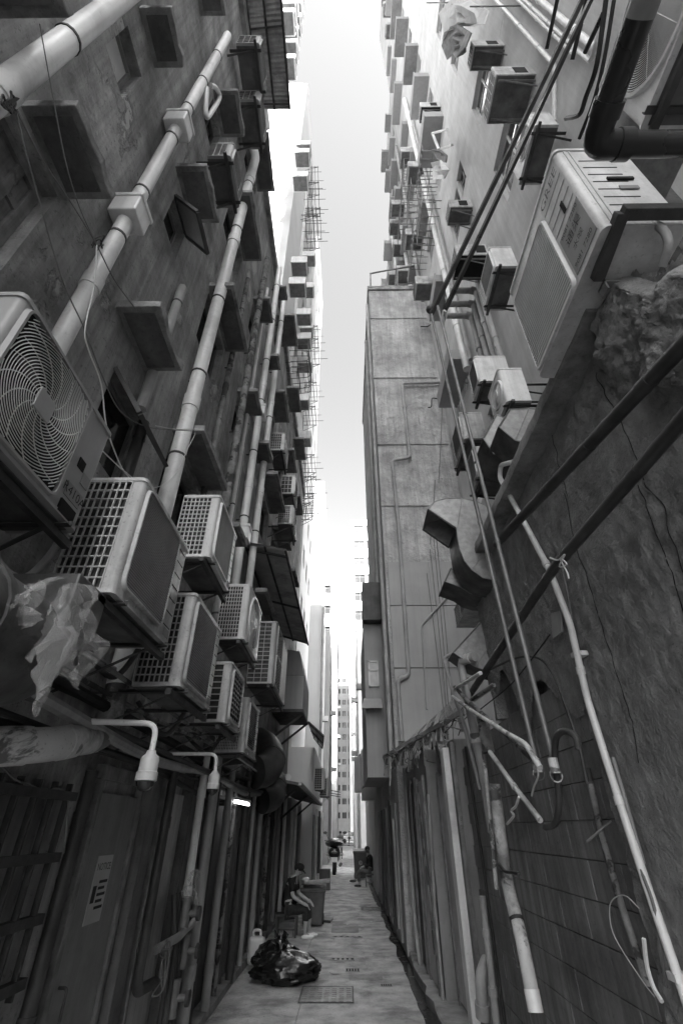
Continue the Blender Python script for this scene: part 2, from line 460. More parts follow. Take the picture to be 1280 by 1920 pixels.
# right-hand gutter and kerb, left-hand kerb
gm = MB(); gm.box(.80,1.12,2,40,-.083,-.055); struct('gutter', gm, 'wet_gutter')
kr = MB(); rk = random.Random(3)
ys = [2+.35*i for i in range(110)]
ring = []
for y in ys:
    e = 1.06 + (rk.uniform(-.05,.03) if y < 18 else 0)
    ring.append([(1.9,y,-.08),(1.9,y,.07),(e+.02,y,.07+rk.uniform(-.008,.006)),(e,y,.055),(e,y,-.08)])
kr.loft(ring, closed=True)
struct('kerb_right', kr, 'kerb_stone')
kl = MB()
ring = []
for y in ys:
    ring.append([(-2.0,y,-.08),(-1.66+rk.uniform(-.012,.012),y,-.08),(-1.67+rk.uniform(-.012,.012),y,.06),(-2.0,y,.065)])
kl.loft(ring, closed=True); struct('kerb_left', kl, 'kerb_stone')
# cross street at the far end
cs = MB(); cs.box(-60,60,78,92,-.08,-.012); struct('road', cs, 'asphalt', smooth=False)
fp = MB(); fp.box(-60,60,92,96,-.08,.12); struct('far_pavement', fp, 'pavement', smooth=False)

# --- left tenement, facade plane x = -1.9, four storeys above the shops
XL = -1.9
LT = thing('tenement_building', 'dark stained concrete tenement with window hoods filling the left side', 'building', (-4, 6, 0))
HOODS = [(.92,1.34,8.2,.30),(.90,1.40,5.38,.33),(2.22,2.88,5.44,.36),(2.13,2.73,8.05,.36),(3.72,4.84,5.48,.36),(3.6,4.7,8.17,.36),
         (3.44,4.6,10.75,.36),(3.45,4.5,13.5,.38),(5.5,6.08,11.0,.35),(7.0,7.42,11.1,.35),(5.6,6.2,8.27,.35),(7.05,7.7,8.37,.35),(8.1,9.7,8.4,.4),
         (6.85,7.25,13.8,.36),(7.75,8.8,13.9,.5),(2.14,2.7,10.8,.36),(5.72,6.32,5.5,.36),(.0,.55,5.4,.45),(.25,.72,7.95,.40),(8.0,9.1,11.0,.4),(10.2,11.4,8.3,.4),(10.3,11.4,11.1,.4),(10.3,11.4,13.8,.4),(12.6,13.8,8.3,.4),(12.6,13.8,11.1,.4),(12.6,13.8,13.7,.4),(8.2,9.4,5.6,.4),(.9,1.4,10.9,.34)]
WIN = [(2.6,3.66,1.12,2.06,'bar'),(.45,1.36,4.25,5.33,'old'),(.96,1.30,7.05,7.73,'lit'),(2.31,2.72,7.16,7.77,'open'),(2.5,3.18,4.2,5.02,'open'),
       (3.75,4.75,4.5,5.38,'d'),(3.65,4.6,7.1,8.08,'d'),(3.5,4.5,9.75,10.68,'d'),(5.55,6.05,10.1,10.94,'d'),(5.65,6.15,7.4,8.2,'d'),
       (7.1,7.6,7.4,8.3,'d'),(8.2,9.6,7.3,8.3,'d'),(7.0,7.4,10.2,11.0,'d'),(2.2,2.66,9.9,10.7,'d'),(7.8,8.7,12.8,13.8,'d'),(3.55,4.4,12.5,13.4,'d'),
       (8.1,9.0,10.0,10.9,'d'),(10.3,11.3,7.3,8.2,'d'),(10.3,11.3,10.0,11.0,'d'),(10.4,11.3,12.8,13.7,'d'),(12.7,13.7,7.3,8.2,'d'),(12.7,13.7,10.0,11.0,'d'),(12.7,13.7,12.8,13.6,'d'),(8.3,9.3,4.6,5.5,'d')]
wall = MB()
panel_x(wall, XL, -3, 17, 0, 14.5, [w[:4] for w in WIN], 0.16, 1)
shell(wall, -9, XL, -3, 17, 0, 14.5, 'R')
wall.build('wall', 'old_render', LT, smooth=False)
par = MB(); par.box(-2.05, XL+.10, -3, 17.05, 14.35, 14.62); par.build('roof_edge', 'concrete_slab', LT, smooth=False, bevel=.01)
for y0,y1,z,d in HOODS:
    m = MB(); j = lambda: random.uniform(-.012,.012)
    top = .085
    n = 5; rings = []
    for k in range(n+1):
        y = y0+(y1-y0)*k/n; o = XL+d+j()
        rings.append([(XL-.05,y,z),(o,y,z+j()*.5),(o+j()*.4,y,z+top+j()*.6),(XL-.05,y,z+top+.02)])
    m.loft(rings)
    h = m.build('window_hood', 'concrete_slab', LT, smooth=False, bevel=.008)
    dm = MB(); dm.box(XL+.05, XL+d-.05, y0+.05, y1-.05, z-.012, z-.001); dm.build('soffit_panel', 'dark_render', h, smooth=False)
for y0,y1,z0,z1,k in WIN:
    if k == 'lit':
        window_x(LT, XL, y0,y1,z0,z1,1,.16,'window_frame','glass_frosted',.035)
    elif k == 'open':
        w = window_x(LT, XL, y0,y1,z0,z1,1,.16,'window_frame','glass_dark',.03)
    elif k == 'bar':
        q = MB(); q.box(XL-.155,XL-.12,y0+.02,y1-.02,z0+.02,z1-.02); q.build('shutter_board','door_paint',LT,smooth=False)
    elif k == 'old':
        w = window_x(LT, XL, y0,y1,z0,z1,1,.16,'wood_old','wood_old',.07, mull=(.3,.55,.8), trans=(.35,.7))
    else:
        window_x(LT, XL, y0,y1,z0,z1,1,.16,'window_frame_dark','glass_dark',.04, mull=(.5,))
# open top-hung sashes
def sash(y0, y1, z1, ln, ang, pm='glass_sash'):
    d = Vector((math.sin(ang), 0, -math.cos(ang)))*ln
    a = Vector((XL+.01, y0, z1)); b = Vector((XL+.01, y1, z1)); nrm = Vector((math.cos(ang),0,math.sin(ang)))
    m = MB(); fr=.035
    for p,q in ((a,b),(a+d,b+d),(a,a+d),(b,b+d)):
        m.bar(p,q,fr,fr,nrm)
    s_ = m.build('open_sash','window_frame_dark',LT,smooth=False)
    p = MB(); e = d.normalized()*fr*.4; t = Vector((0,fr*.4,0)); n2 = nrm*.004
    p.prism([a+e+t-n2, b+e-t-n2, b+d-e-t-n2, a+d-e+t-n2], nrm*.008)
    p.build('pane', pm, s_, smooth=False)
sash(2.31, 2.74, 7.75, .52, R(38))
sash(2.5, 3.12, 5.0, .62, R(32))
# corrugated canopy near the roof and the sloping one above the condensers
def corrugated(name, label, p00, p01, p10, p11, waves, amp=.012, cat='awning', m='corrugated', ripx=False):
    """p00-p01 is the wall edge, p10-p11 the outer edge; ribs run from wall to outer edge"""
    p00,p01,p10,p11 = map(Vector,(p00,p01,p10,p11))
    nrm = (p01-p00).cross(p10-p00).normalized()
    if nrm.z < 0: nrm = -nrm
    n = waves*4; top=[]; bot=[]
    rr = random.Random(waves)
    for i in range(n+1):
        t=i/n; o = nrm*amp*math.sin(2*math.pi*i/4+.3)
        a = p00.lerp(p01,t)+o; b = p10.lerp(p11,t)+o
        if ripx: b = b + (b-a)*rr.uniform(-.06,.03)
        top.append((a,b)); 
    mb = MB(); vs_=[]; fs_=[]
    for a,b in top: vs_ += [a, a.lerp(b,.5), b, a-nrm*.004, a.lerp(b,.5)-nrm*.004, b-nrm*.004]
    for i in range(n):
        o=i*6; q=o+6
        fs_ += [(o,o+1,q+1,q),(o+1,o+2,q+2,q+1),(o+3,q+3,q+4,o+4),(o+4,q+4,q+5,o+5),(o+2,o+5,q+5,q+2)]
    mb.add(vs_,fs_)
    t = thing(name,label,cat,tuple((p00+p11)/2))
    mb.build('sheet',m,t)
    fr = MB()
    fr.bar(p10-nrm*.03,p11-nrm*.03,.04,.03,nrm); fr.bar(p00-nrm*.03,p01-nrm*.03,.04,.03,nrm); fr.bar(p00.lerp(p10,.5)-nrm*.03,p01.lerp(p11,.5)-nrm*.03,.03,.03,nrm)
    fr.build('frame','steel_dark',t,smooth=False)
    for k in (0.04,.5,.96):
        a=p00.lerp(p01,k)-nrm*.05; b=p10.lerp(p11,k)-nrm*.05
        s_=MB(); s_.bar(a,b,.03,.04,nrm); s_.build('rafter','steel_dark',t,smooth=False)
    return t
corrugated('corrugated_awning','dark corrugated awning high under the roof of the left tenement',
           PX(488,205,-1.9)+Vector((0,-2.6,0)), PX(488,205,-1.9), PX(545,205,-1.15)+Vector((0,-2.6,0)), PX(545,205,-1.15), 34)
corrugated('corrugated_awning','sagging corrugated metal awning sloping out above the condensers on the left',
           (-1.88,7.5,6.30), (-1.88,12.6,6.30), (-1.10,7.5,6.14), (-1.06,13.0,6.18), 44, .014, ripx=True)

# --- tall blocks behind the left tenement
def tower(name,label,x0,x1,y0,y1,z1,m,face='R',floors=(),cols=(),wsize=(.9,1.2),depth=.22,fm='window_frame_dark',pm='glass_dark',xcols=(),tr=()):
    t=thing(name,label,'building',((x0+x1)/2,(y0+y1)/2,0))
    mb=MB(); hx=[];hy=[]
    for z in floors:
        for c in cols: hx.append((c-wsize[0]/2,c+wsize[0]/2,z,z+wsize[1]))
        for c in xcols: hy.append((c-wsize[0]/2,c+wsize[0]/2,z,z+wsize[1]))
    skip=''
    if hx:
        skip+=face; panel_x(mb, x1 if face=='R' else x0, y0,y1,0,z1,hx,depth, 1 if face=='R' else -1)
    if hy:
        skip+='N'; panel_y(mb,y0,x0,x1,0,z1,hy,depth)
    shell(mb,x0,x1,y0,y1,0,z1,skip)
    mb.build('wall',m,t,smooth=False)
    for h in hx: window_x(t, x1 if face=='R' else x0, *h, 1 if face=='R' else -1, depth, fm, pm, .06, (.5,), tr)
    for h in hy: window_y(t, y0, *h, depth, fm, pm, .06, (.5,), tr)
    return t
fl3 = lambda a,b: [a+3.0*i for i in range(int((b-a)/3.0)+1)]
T0=tower('apartment_tower','pale apartment tower with stacked window units rising behind the left tenement',-9,-2.6,-3,6.3,56,'light_wall','R',fl3(18,50),(1.2,2.3,3.4,4.5,5.6),(.8,1.5))
T1=tower('apartment_tower','blank sunlit white tower wall standing above the left tenement roof',-9,-2.62,10.8,14.2,48.5,'white_paint_wall')
L3=tower('apartment_tower','pale tenement block hung with drying racks behind the white tower',-9,-2.45,14.2,20.5,46,'light_wall','R',fl3(6,42),(14.9,16.1,17.3,18.5,19.7),(.8,1.4))
T2=tower('apartment_tower','slender white tower behind the drying racks on the left',-9,-2.35,22,29,49,'white_paint_wall','R',fl3(8,46),(23.2,25.2,27.2))
T3=tower('apartment_tower','grey windowless tower with white crown far down the left side',-9,-2.55,45,52,37,'grey_wall')
m=MB(); m.box(-9.02,-2.53,44.98,52.02,32.5,37.02); m.build('crown','white_paint_wall',T3,smooth=False)
L6=tower('apartment_tower','far white apartment block with bands of windows left of the gap',-9.5,-1.72,60,66,32.7,'white_paint_wall','R',fl3(2,30),(),(1.5,1.3),.3,xcols=(-8.2,-6.4,-4.6,-2.8),tr=(.7,))
L5=tower('low_building','plain pale side wall of a five storey building on the left',-9,-1.58,30,36,14.6,'white_paint_wall')
L4=tower('low_building','low white annex wall with condensers beyond the left shops',-6,-1.3,21,29,4.6,'white_paint_wall')
L7=tower('low_building','narrow grey building with pipes next to the plain pale wall',-9,-1.22,36.2,44,15,'grey_wall','R',fl3(3,13),(37,38.6,40.2,41.8,43.2))
L8=tower('apartment_tower','distant pale street block on the left side of the gap',-9,-1.25,66.5,77,22,'light_wall','R',fl3(3,20),(68,70,72,74))
L9=tower('apartment_tower','hazy far white block beyond the cross street on the left',-12,-1.9,98,125,46,'light_wall','R',fl3(3,43),(99.5,102,105,108,112),(1.6,1.6))
# --- right side
XR=3.4
R_HOLES=[]
def rw(u0,v0,u1,v1,X=XR):   # window rect on the right facade from near-top and far-bottom photo points
    a=PX(u0,v0,X); b=PX(u1,v1,X)
    return (min(a.y,b.y),max(a.y,b.y),min(a.z,b.z),max(a.z,b.z))
RW=[rw(945,20,935,70),rw(862,300,866,372),(3.1,4.4,12.6,14.2),(3.4,4.9,9.3,10.8),(3.2,4.6,6.4,7.7),(6.2,7.4,12.0,13.3),(6.3,7.3,20.5,21.8),(6.6,7.9,8.8,10.0),(8.6,9.7,8.6,9.9),
    (5.7,6.9,24.6,25.9),(5.7,6.9,29.4,30.8),(5.7,6.9,34.2,35.6),(5.7,6.9,39,40.4),(8.6,9.8,12,13.3),(8.6,9.8,16,17.4),(8.6,9.8,20,21.4),(8.6,9.8,24,25.4),(8.6,9.8,28,29.4),(8.6,9.8,32,33.4),(6.1,7.2,16.4,17.8),
    (3.0,4.2,16.3,17.6),(3.0,4.2,20.5,21.8),(3.0,4.2,24.5,25.8)]
R1=thing('apartment_tower','tall pale rendered tenement with bay hoods and laundry on the right','building',(6,2,0))
m=MB(); panel_x(m,XR,-3,10.9,0,62,RW,.16,-1); shell(m,XR,9,-3,10.9,0,62,'L'); m.build('wall','pale_render',R1,smooth=False)
for i,h in enumerate(RW): window_x(R1,XR,*h,-1,.16,'window_frame' if i%2 else 'window_frame_white','glass_pale' if i%3==0 else 'glass_dark',.05,(.5,) if i!=3 else (.33,.66),(.65,))
R2=tower('apartment_tower','pale tenement with drainpipes and grey canopies above the peeling block',XR,9,10.9,15.2,46,'light_wall','L',fl3(22,42),(11.9,13.9),(1.0,1.2))
R3=tower('apartment_tower','pale tenement behind the parapet with cage balconies on the right',XR,9,15.2,20.5,38.5,'pale_render','L',fl3(21,36),(16.4,18.6),(1.0,1.2))
# projecting hoods and bays of the right blocks (parts)
def rhood(T,y0,y1,z,d,th=.5,m='sheet_cladding'):
    q=MB(); q.box(XR-d,XR+.03,y0,y1,z,z+.07); q.box(XR-d,XR-d+.05,y0,y1,z+.07,z+th); q.box(XR-d+.05,XR,y0,y0+.05,z+.07,z+th*.8)
    return q.build('bay_hood',m,T,smooth=False)
rh=random.Random(17)
for z in (21.6,26.2,31.2,36.0,40.6,45,50,55): rhood(R1,5.5,7.0+rh.uniform(-.2,.15),z+rh.uniform(-.3,.3),rh.uniform(.5,.66),.6,rh.choice(('sheet_cladding','grey_wall','door_paint')))
for z in (12.4,16.8,22,27,32,37,42,47): rhood(R1,8.4+rh.uniform(-.3,.2),9.9+rh.uniform(-.4,.6),z+rh.uniform(-.4,.4),rh.uniform(.25,.6),.5,rh.choice(('sheet_cladding','grey_wall')))
for z in (23,27,31,35,39,43): rhood(R2,11.4,12.5+rh.uniform(-.3,.6),z+rh.uniform(-.6,.6),rh.uniform(.25,.5),.35,rh.choice(('sheet_cladding','grey_wall'))); rhood(R2,13.3,14.6,z+rh.uniform(-.3,.8),rh.uniform(.3,.6),.5,rh.choice(('grey_wall','door_paint')))
for z in (23,27,31,35): rhood(R3,16.0,17.2,z,.6,.5); rhood(R3,18.2,19.4,z-1,.7,.6)
# peeling block standing forward into the alley
BK=thing('low_building','forward standing block with peeling render and metal cladding on the right','building',(3,14,0))
m=MB(); shell(m,1.05,XR+.0,11.1,19,0,20.85,'N'); bw_=m.build('wall','peeling_render',BK,smooth=False)
m=MB(); nx_,nz_=64,330; vs_=[]; fs_=[]
for i in range(nx_+1):
    for j in range(nz_+1):
        x=1.05+2.4*i/nx_; z=20.85*j/nz_
        a_=noise.noise(Vector((x*1.1,z*.8,2)))+.5*noise.noise(Vector((x*2.7,z*2.2,5)))+.28*noise.noise(Vector((x*6,z*5,7)))+.15*noise.noise(Vector((x*13,z*11,7)))
        lay=.022*max(0,min(1,(a_-.18)*9))+.016*max(0,min(1,(-a_-.30)*9))
        d=lay+.012*noise.noise(Vector((x*2,z*1.4,9)))+.006*noise.noise(Vector((x*15,z*13,1)))
        e_=1 if 0<i<nx_ else 0
        vs_.append((x,11.115-d*e_,z))
for i in range(nx_):
    for j in range(nz_):
        a=i*(nz_+1)+j; fs_.append((a,a+nz_+1,a+nz_+2,a+1))
m.add(vs_,fs_); m.build('render_face','peeling_render',BK)
pp=MB(); pp.box(1.0,3.4,11.04,19.05,20.85,21.1); pp.build('coping','concrete_slab',BK,smooth=False,bevel=.01)
for (z0,z1) in ((3.4,4.95),(4.96,6.5),(6.51,7.75)):
    for (x0,x1) in ((1.12,2.2),(2.205,3.35)):
        q=MB(); q.box(x0,x1,11.03,11.1,z0,z1-.012); q.build('cladding_sheet','sheet_cladding',BK,smooth=False,bevel=.004)
for z in (9.6,12.0,15.2,18.8):
    q=MB(); q.box(1.04,3.3,11.065,11.1,z,z+.02); q.build('string_course','peeling_render',BK,smooth=False)
AN=thing('annex','grey overhanging annex with small curtained window jutting past the peeling block','building',(.8,15,2.9))
m=MB(); m.box(.52,1.048,13.2,16.5,2.9,6.84); m.build('wall','grey_wall',AN,smooth=False)
R5=tower('low_building','grey mid distance shophouse wall on the right with laundry',1.02,6,20.5,30,9.5,'light_wall','L',fl3(4,8),(22,24.5,27,29))
R6=tower('low_building','white mid distance shophouse on the right of the gap',.85,6,34,46,15,'white_paint_wall','L',fl3(4,13),(35.5,38,40.5,43,45))
R7=tower('low_building','pale shophouse row leading to the cross street on the right',.95,6,47,64,12,'light_wall','L',fl3(4,10),(49,52,55,58,61))
RF=tower('apartment_tower','far white apartment tower with many small windows right of the gap',.9,14,65,77,44.5,'white_paint_wall','L',fl3(6,42),(67,70,73),(1.7,1.5),.25,xcols=(2.2,4.2,6.2,8.2),tr=(.7,))
RF2=tower('apartment_tower','hazy farthest pale tower at the right edge of the gap',.6,14,98,130,46,'light_wall','L',fl3(4,43),(99.5,102,105,108,112),(1.6,1.6))
END=tower('apartment_tower','bright far building closing the end of the alley',-3,6,140,150,41,'light_wall','R',fl3(4,38),(),(1.1,1.3),.2,xcols=(-2.2,-.6,1.0,2.6))
# unseen block added behind the viewpoint, sized to keep sun out of the alley
BR=tower('low_building','unseen block added behind the viewpoint to keep direct sun out of the alley',XR,12,-24,-3.2,33,'light_wall')
# ------------------------------------------------------------------ builders for fittings
def lettering(par, s, p, xd, yd, size, m='print_black', name='lettering'):
    cu = bpy.data.curves.new('lettering', 'FONT'); cu.body = s; cu.size = size; cu.align_x = 'CENTER'; cu.align_y = 'CENTER'; cu.resolution_u = 2
    o = bpy.data.objects.new('lettering_source', cu); COL.objects.link(o)
    me = bpy.data.meshes.new_from_object(o.evaluated_get(bpy.context.evaluated_depsgraph_get()))
    bpy.data.objects.remove(o)
    xd = Vector(xd).normalized(); yd = Vector(yd).normalized(); p = Vector(p)
    mb = MB(); mb.add([p + xd*v.co.x + yd*v.co.y for v in me.vertices], [tuple(q.vertices) for q in me.polygons])
    bpy.data.meshes.remove(me)
    return mb.build(name, m, par, smooth=False, kind='stuff')

def vpipe(label, x, y, z0, z1, r, m='pvc_white', joints=(), clamps=(), top=None, bottom=None, wallx=None, name='drain_pipe', group=None, boxes=()):
    """a drain pipe; top/bottom are extra path points that make elbows; wallx: where its clamps are fixed"""
    t = thing(name, label, 'pipe', (x, y, z0), group)
    path = ([Vector(q) for q in (bottom or [])] + [Vector((x,y,z0)), Vector((x,y,z1))] + [Vector(q) for q in (top or [])])
    p = MB(); p.tube(bend(path, r*2.4), r, 14); p.build('pipe', m, t)
    for z in joints:
        q = MB(); q.cyl((x,y,z-r*1.1),(x,y,z+r*1.1),r*1.13,n=14); q.build('collar', m, t)
    for z in clamps:
        q = MB(); q.cyl((x,y,z-.012),(x,y,z+.012),r*1.09,n=14)
        if wallx is not None: q.bar((x,y+r,z),(wallx,y+r*1.3,z+.01),.012,.02)
        q.build('clamp', 'steel_dark', t)
    for z in boxes:
        q = MB(); q.box(x-r*1.7,x+r*1.9,y-r*1.7,y+r*1.7,z-.13,z+.13); q.box(x-r*1.9,x+r*2.1,y-r*1.9,y+r*1.9,z+.09,z+.145)
        q.build('hopper_box', m, t, smooth=False, bevel=.012)
    return t

def hpath(name, label, cat, pts, r, m, round_=0.06, n=10, rings=(), ringm=None, group=None, rscale=1.25):
    """a run of pipe through points; rings are fractions along it where collars sit"""
    pts = [Vector(p) for p in pts]
    path = bend(pts, round_) if len(pts) > 2 else pts
    if not rings:
        mb = MB(); mb.tube(path, r, n); return solo(name, mb, m, label, cat, group)
    t = thing(name, label, cat, tuple(min(pts, key=lambda q: q.z)), group)
    mb = MB(); mb.tube(path, r, n); mb.build('pipe', m, t)
    L = [0]
    for a, b in zip(path[:-1], path[1:]): L.append(L[-1]+(b-a).length)
    for f in rings:
        d = f*L[-1]
        for i in range(len(path)-1):
            if L[i] <= d <= L[i+1]+1e-6:
                a, b = path[i], path[i+1]; e = (b-a).normalized(); c = a.lerp(b, (d-L[i])/max(1e-6, L[i+1]-L[i]))
                q = MB(); w = r*1.0; q.cyl(c-e*w, c+e*w, r*rscale, n=n); q.build('collar', ringm or m, t); break
    return t

def wire(name, label, pts, r=.004, m='cable_grey', sag=False, n=5, cat='cable', group=None):
    mb = MB(); mb.tube(spline(pts, 5), r, n); return solo(name, mb, m, label, cat, group)

def condenser(label, X, y0, y1, z0, z1, depth=.34, sgn=1, style='louvre', cas='ac_casing', side='grid', bracket=True, gy=(0.06,.72), gz=(.12,.92),
              nslat=34, group=None, cells=(7,12), wallx=None, name='air_conditioner', double=False, slatm='slat_dark', slath=.0035):
    t = thing(name, label, 'air conditioner', (X-sgn*depth/2, (y0+y1)/2, z0), group)
    W = y1-y0; H = z1-z0; Bk = X - sgn*depth
    fx = lambda a: X - sgn*a          # a metres behind the front
    c = MB()
    rad = .035
    # plan outline with rounded front corners, near side set back for the coil guard
    yn = y0 + (.03 if side == 'grid' else 0)
    out = [(Bk,yn),(fx(.075),yn)] if side == 'grid' else [(Bk,y0)]
    if side == 'grid': out += [(fx(.075),y0)]
    for k in range(4): a = k/3*math.pi/2; out.append((fx(rad-rad*math.sin(a)), y0+rad-rad*math.cos(a)))
    for k in range(4): a = k/3*math.pi/2; out.append((fx(rad-rad*math.cos(a)), y1-rad+rad*math.sin(a)))
    out.append((Bk,y1))
    c.prism([(x,y,z0+.02) for x,y in out], (0,0,H-.04))
    full = [(Bk,y0)] + [q for q in out if q[1] >= y0 and q not in ((Bk,yn),(fx(.075),yn),(fx(.075),y0))]
    ov = .008
    for za, zb in ((z0,z0+.02),(z1-.02,z1+.004)):
        c.prism([(Bk if abs(x-Bk)<1e-6 else x+sgn*ov, y+(ov if y>(y0+y1)/2 else -ov), za) for x,y in full], (0,0,zb-za))
    c.box(fx(.30) if depth>.3 else Bk, Bk, y0, yn+.001, z0+.02, z1-.02) if False else None
    body = c.build('casing', cas, t)
    if side == 'grid':
        q = MB(); q.box(fx(.078),Bk,yn-.006,yn-.002,z0+.02,z1-.02); q.build('coil','coil_fins',t,smooth=False)
        gmb = MB(); nx, nz = cells; a0, a1 = sorted((fx(.08), Bk))
        for i in range(nx+1): x = a0+(a1-a0)*i/nx; gmb.box(x-.004,x+.004,y0-.004,y0+.008,z0+.02,z1-.02)
        for i in range(nz+1): z = z0+.025+(H-.05)*i/nz; gmb.box(a0,a1,y0-.005,y0+.007,z-.004,z+.004)
        gmb.build('coil_guard', cas, t, smooth=False, kind='stuff')
    elif side == 'slots':
        q = MB()
        for i in range(8):
            z = z0+.14+(H-.3)*i/7; a,b = fx(.10), fx(depth*.72); q.box(a,b,y0-.002,y0+.004,z-.004,z+.004)
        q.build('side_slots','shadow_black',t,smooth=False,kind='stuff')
        q = MB(); q.box(fx(.045),fx(.06),y0-.006,y0+.004,z0+.03,z1-.03); q.box(fx(.075),fx(.083),y0-.006,y0+.004,z0+.03,z1-.03); q.build('edge_ridge',cas,t,smooth=False)
    # front
    ga, gb = y0+W*gy[0], y0+W*gy[1]; ha, hb = z0+H*gz[0], z0+H*gz[1]
    if double: gzs = [(z0+H*.04, z0+H*.49),(z0+H*.52, z0+H*.97)]
    else: gzs = [(ha,hb)]
    for ha, hb in gzs:
        fr = MB(); w = .022; o = X+sgn*.022
        def rr(a,b,c_,d,r0,x):
            pts=[]
            for (cy,cz,s0) in ((b-r0,d-r0,0),(a+r0,d-r0,1),(a+r0,c_+r0,2),(b-r0,c_+r0,3)):
                for k in range(4): an=(s0+k/3)*math.pi/2; pts.append((x,cy+r0*math.cos(an),cz+r0*math.sin(an)))
            return pts
        if style in ('louvre','lines','spiral'):
            r0 = .04
            rings = [rr(ga-w,gb+w,ha-w,hb+w,r0+w,X-sgn*.004), rr(ga-w*.6,gb+w*.6,ha-w*.6,hb+w*.6,r0+w*.6,o), rr(ga,gb,ha,hb,r0,o), rr(ga,gb,ha,hb,r0,X-sgn*.001)]
            fr.loft(rings, cap=False)
            f_ = fr.build('front_grille', cas, t)
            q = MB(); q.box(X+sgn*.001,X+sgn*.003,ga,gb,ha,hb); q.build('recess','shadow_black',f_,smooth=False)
            s_ = MB()
            if style == 'louvre':
                for i in range(nslat):
                    z = ha+.012+(hb-ha-.024)*i/(nslat-1)
                    s_.box(X+sgn*.006,X+sgn*.018,ga+.002,gb-.002,z-slath,z+slath)
                s_.build('slats', slatm, f_, smooth=False, kind='stuff')
            elif style == 'lines':
                for i in range(10):
                    z = ha+.02+(hb-ha-.04)*i/9; s_.box(X+sgn*.006,X+sgn*.016,ga+.002,gb-.002,z-.006,z+.004)
                for i in range(5):
                    y = ga+(gb-ga)*(i+.5)/5; s_.box(X+sgn*.005,X+sgn*.012,y-.004,y+.004,ha,hb)
                s_.build('slats', slatm, f_, smooth=False, kind='stuff')
            else:
                cy,cz = (ga+gb)/2,(ha+hb)/2; R0 = math.hypot(gb-ga,hb-ha)/2
                def inside(y,z): return ga+.004<y<gb-.004 and ha+.004<z<hb-.004
                for i in range(26):
                    r_ = .05+(R0-.05)*i/25
                    pts=[]; nseg=56
                    for k in range(nseg+1):
                        a=2*math.pi*k/nseg; y=cy+r_*math.cos(a); z=cz+r_*math.sin(a)
                        if inside(y,z): pts.append((X+sgn*.018,y,z))
                        else:
                            if len(pts)>1: s_.tube(pts,.0026,4,False)
                            pts=[]
                    if len(pts)>1: s_.tube(pts,.0026,4,False)
                for k in range(14):
                    a=2*math.pi*k/14; pts=[]
                    for i in range(13):
                        r_=.05+(R0-.05)*i/12; b=a+1.2*(i/12); y=cy+r_*math.cos(b); z=cz+r_*math.sin(b)
                        if inside(y,z): pts.append((X+sgn*.014,y,z))
                    if len(pts)>1: s_.tube(pts,.003,4,False)
                s_.build('wire_rings','grille_wire',f_,kind='stuff')
                b_=MB(); h_=.062; b_.box(X+sgn*.012,X+sgn*.024,cy-h_,cy+h_,cz-h_,cz+h_); b_.build('badge','ac_grey',f_,smooth=False,bevel=.005)
                for k in range(3):
                    fb=MB(); a=2*math.pi*k/3+.4; pts=[]
                    for rr_,da in ((.06,0),(.22,-.25),(.24,.5),(.08,.45)):
                        pts.append((X+sgn*.0035+ (.004*sgn if da>0 else 0), cy+rr_*math.cos(a+da), cz+rr_*math.sin(a+da)))
                    fb.prism(pts,(sgn*.002,0,0)); fb.build('fan_blade','pipe_dark',f_)
        else:   # round fan guard
            cy,cz=(ga+gb)/2,(ha+hb)/2; r0=min(gb-ga,hb-ha)/2
            rings=[]
            for rad_,off in ((r0+.03,-.004),(r0+.02,.02),(r0,.022),(r0-.004,-.001)):
                rings.append([(X+sgn*off,cy+rad_*math.cos(2*math.pi*k/40),cz+rad_*math.sin(2*math.pi*k/40)) for k in range(40)])
            fr.loft(rings,cap=False); f_=fr.build('front_grille',cas,t)
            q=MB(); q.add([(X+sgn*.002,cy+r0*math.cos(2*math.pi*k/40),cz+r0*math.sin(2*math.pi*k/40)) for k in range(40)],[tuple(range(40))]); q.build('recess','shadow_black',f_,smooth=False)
            s_=MB(); nr=nslat
            for i in range(nr):
                r_=.07+(r0-.08)*i/(nr-1)
                s_.tube([(X+sgn*(.012+.02*(1-r_/r0)),cy+r_*math.cos(2*math.pi*k/40),cz+r_*math.sin(2*math.pi*k/40)) for k in range(41)],.0032,4,False)
            for k in range(8):
                a=2*math.pi*k/8; s_.tube([(X+sgn*.03,cy+.05*math.cos(a),cz+.05*math.sin(a)),(X+sgn*.012,cy+r0*math.cos(a),cz+r0*math.sin(a))],.003,4,False)
            s_.build('wire_rings','grille_wire',f_,kind='stuff')
            b_=MB(); b_.cyl((X+sgn*.02,cy,cz),(X+sgn*.036,cy,cz),.07,n=20); b_.build('badge',cas,f_)
    if style=='louvre' and gy[1]<.85:
        q=MB()
        for i in range(7):
            z=z0+H*.15+H*.75*i/6; q.box(X-sgn*.002,X+sgn*.002,y0+W*(gy[1]+.07),y1-.05,z-.003,z+.003)
        q.build('panel_grooves','shadow_black',t,smooth=False,kind='stuff')
    if style=='louvre' and sgn>0 and W>.8:
        q=MB(); q.box(X+sgn*.001,X+sgn*.0025,y1-W*.16,y1-W*.05,z0+H*.06,z0+H*.13); q.build('rating_label','sticker_grey',t,smooth=False)
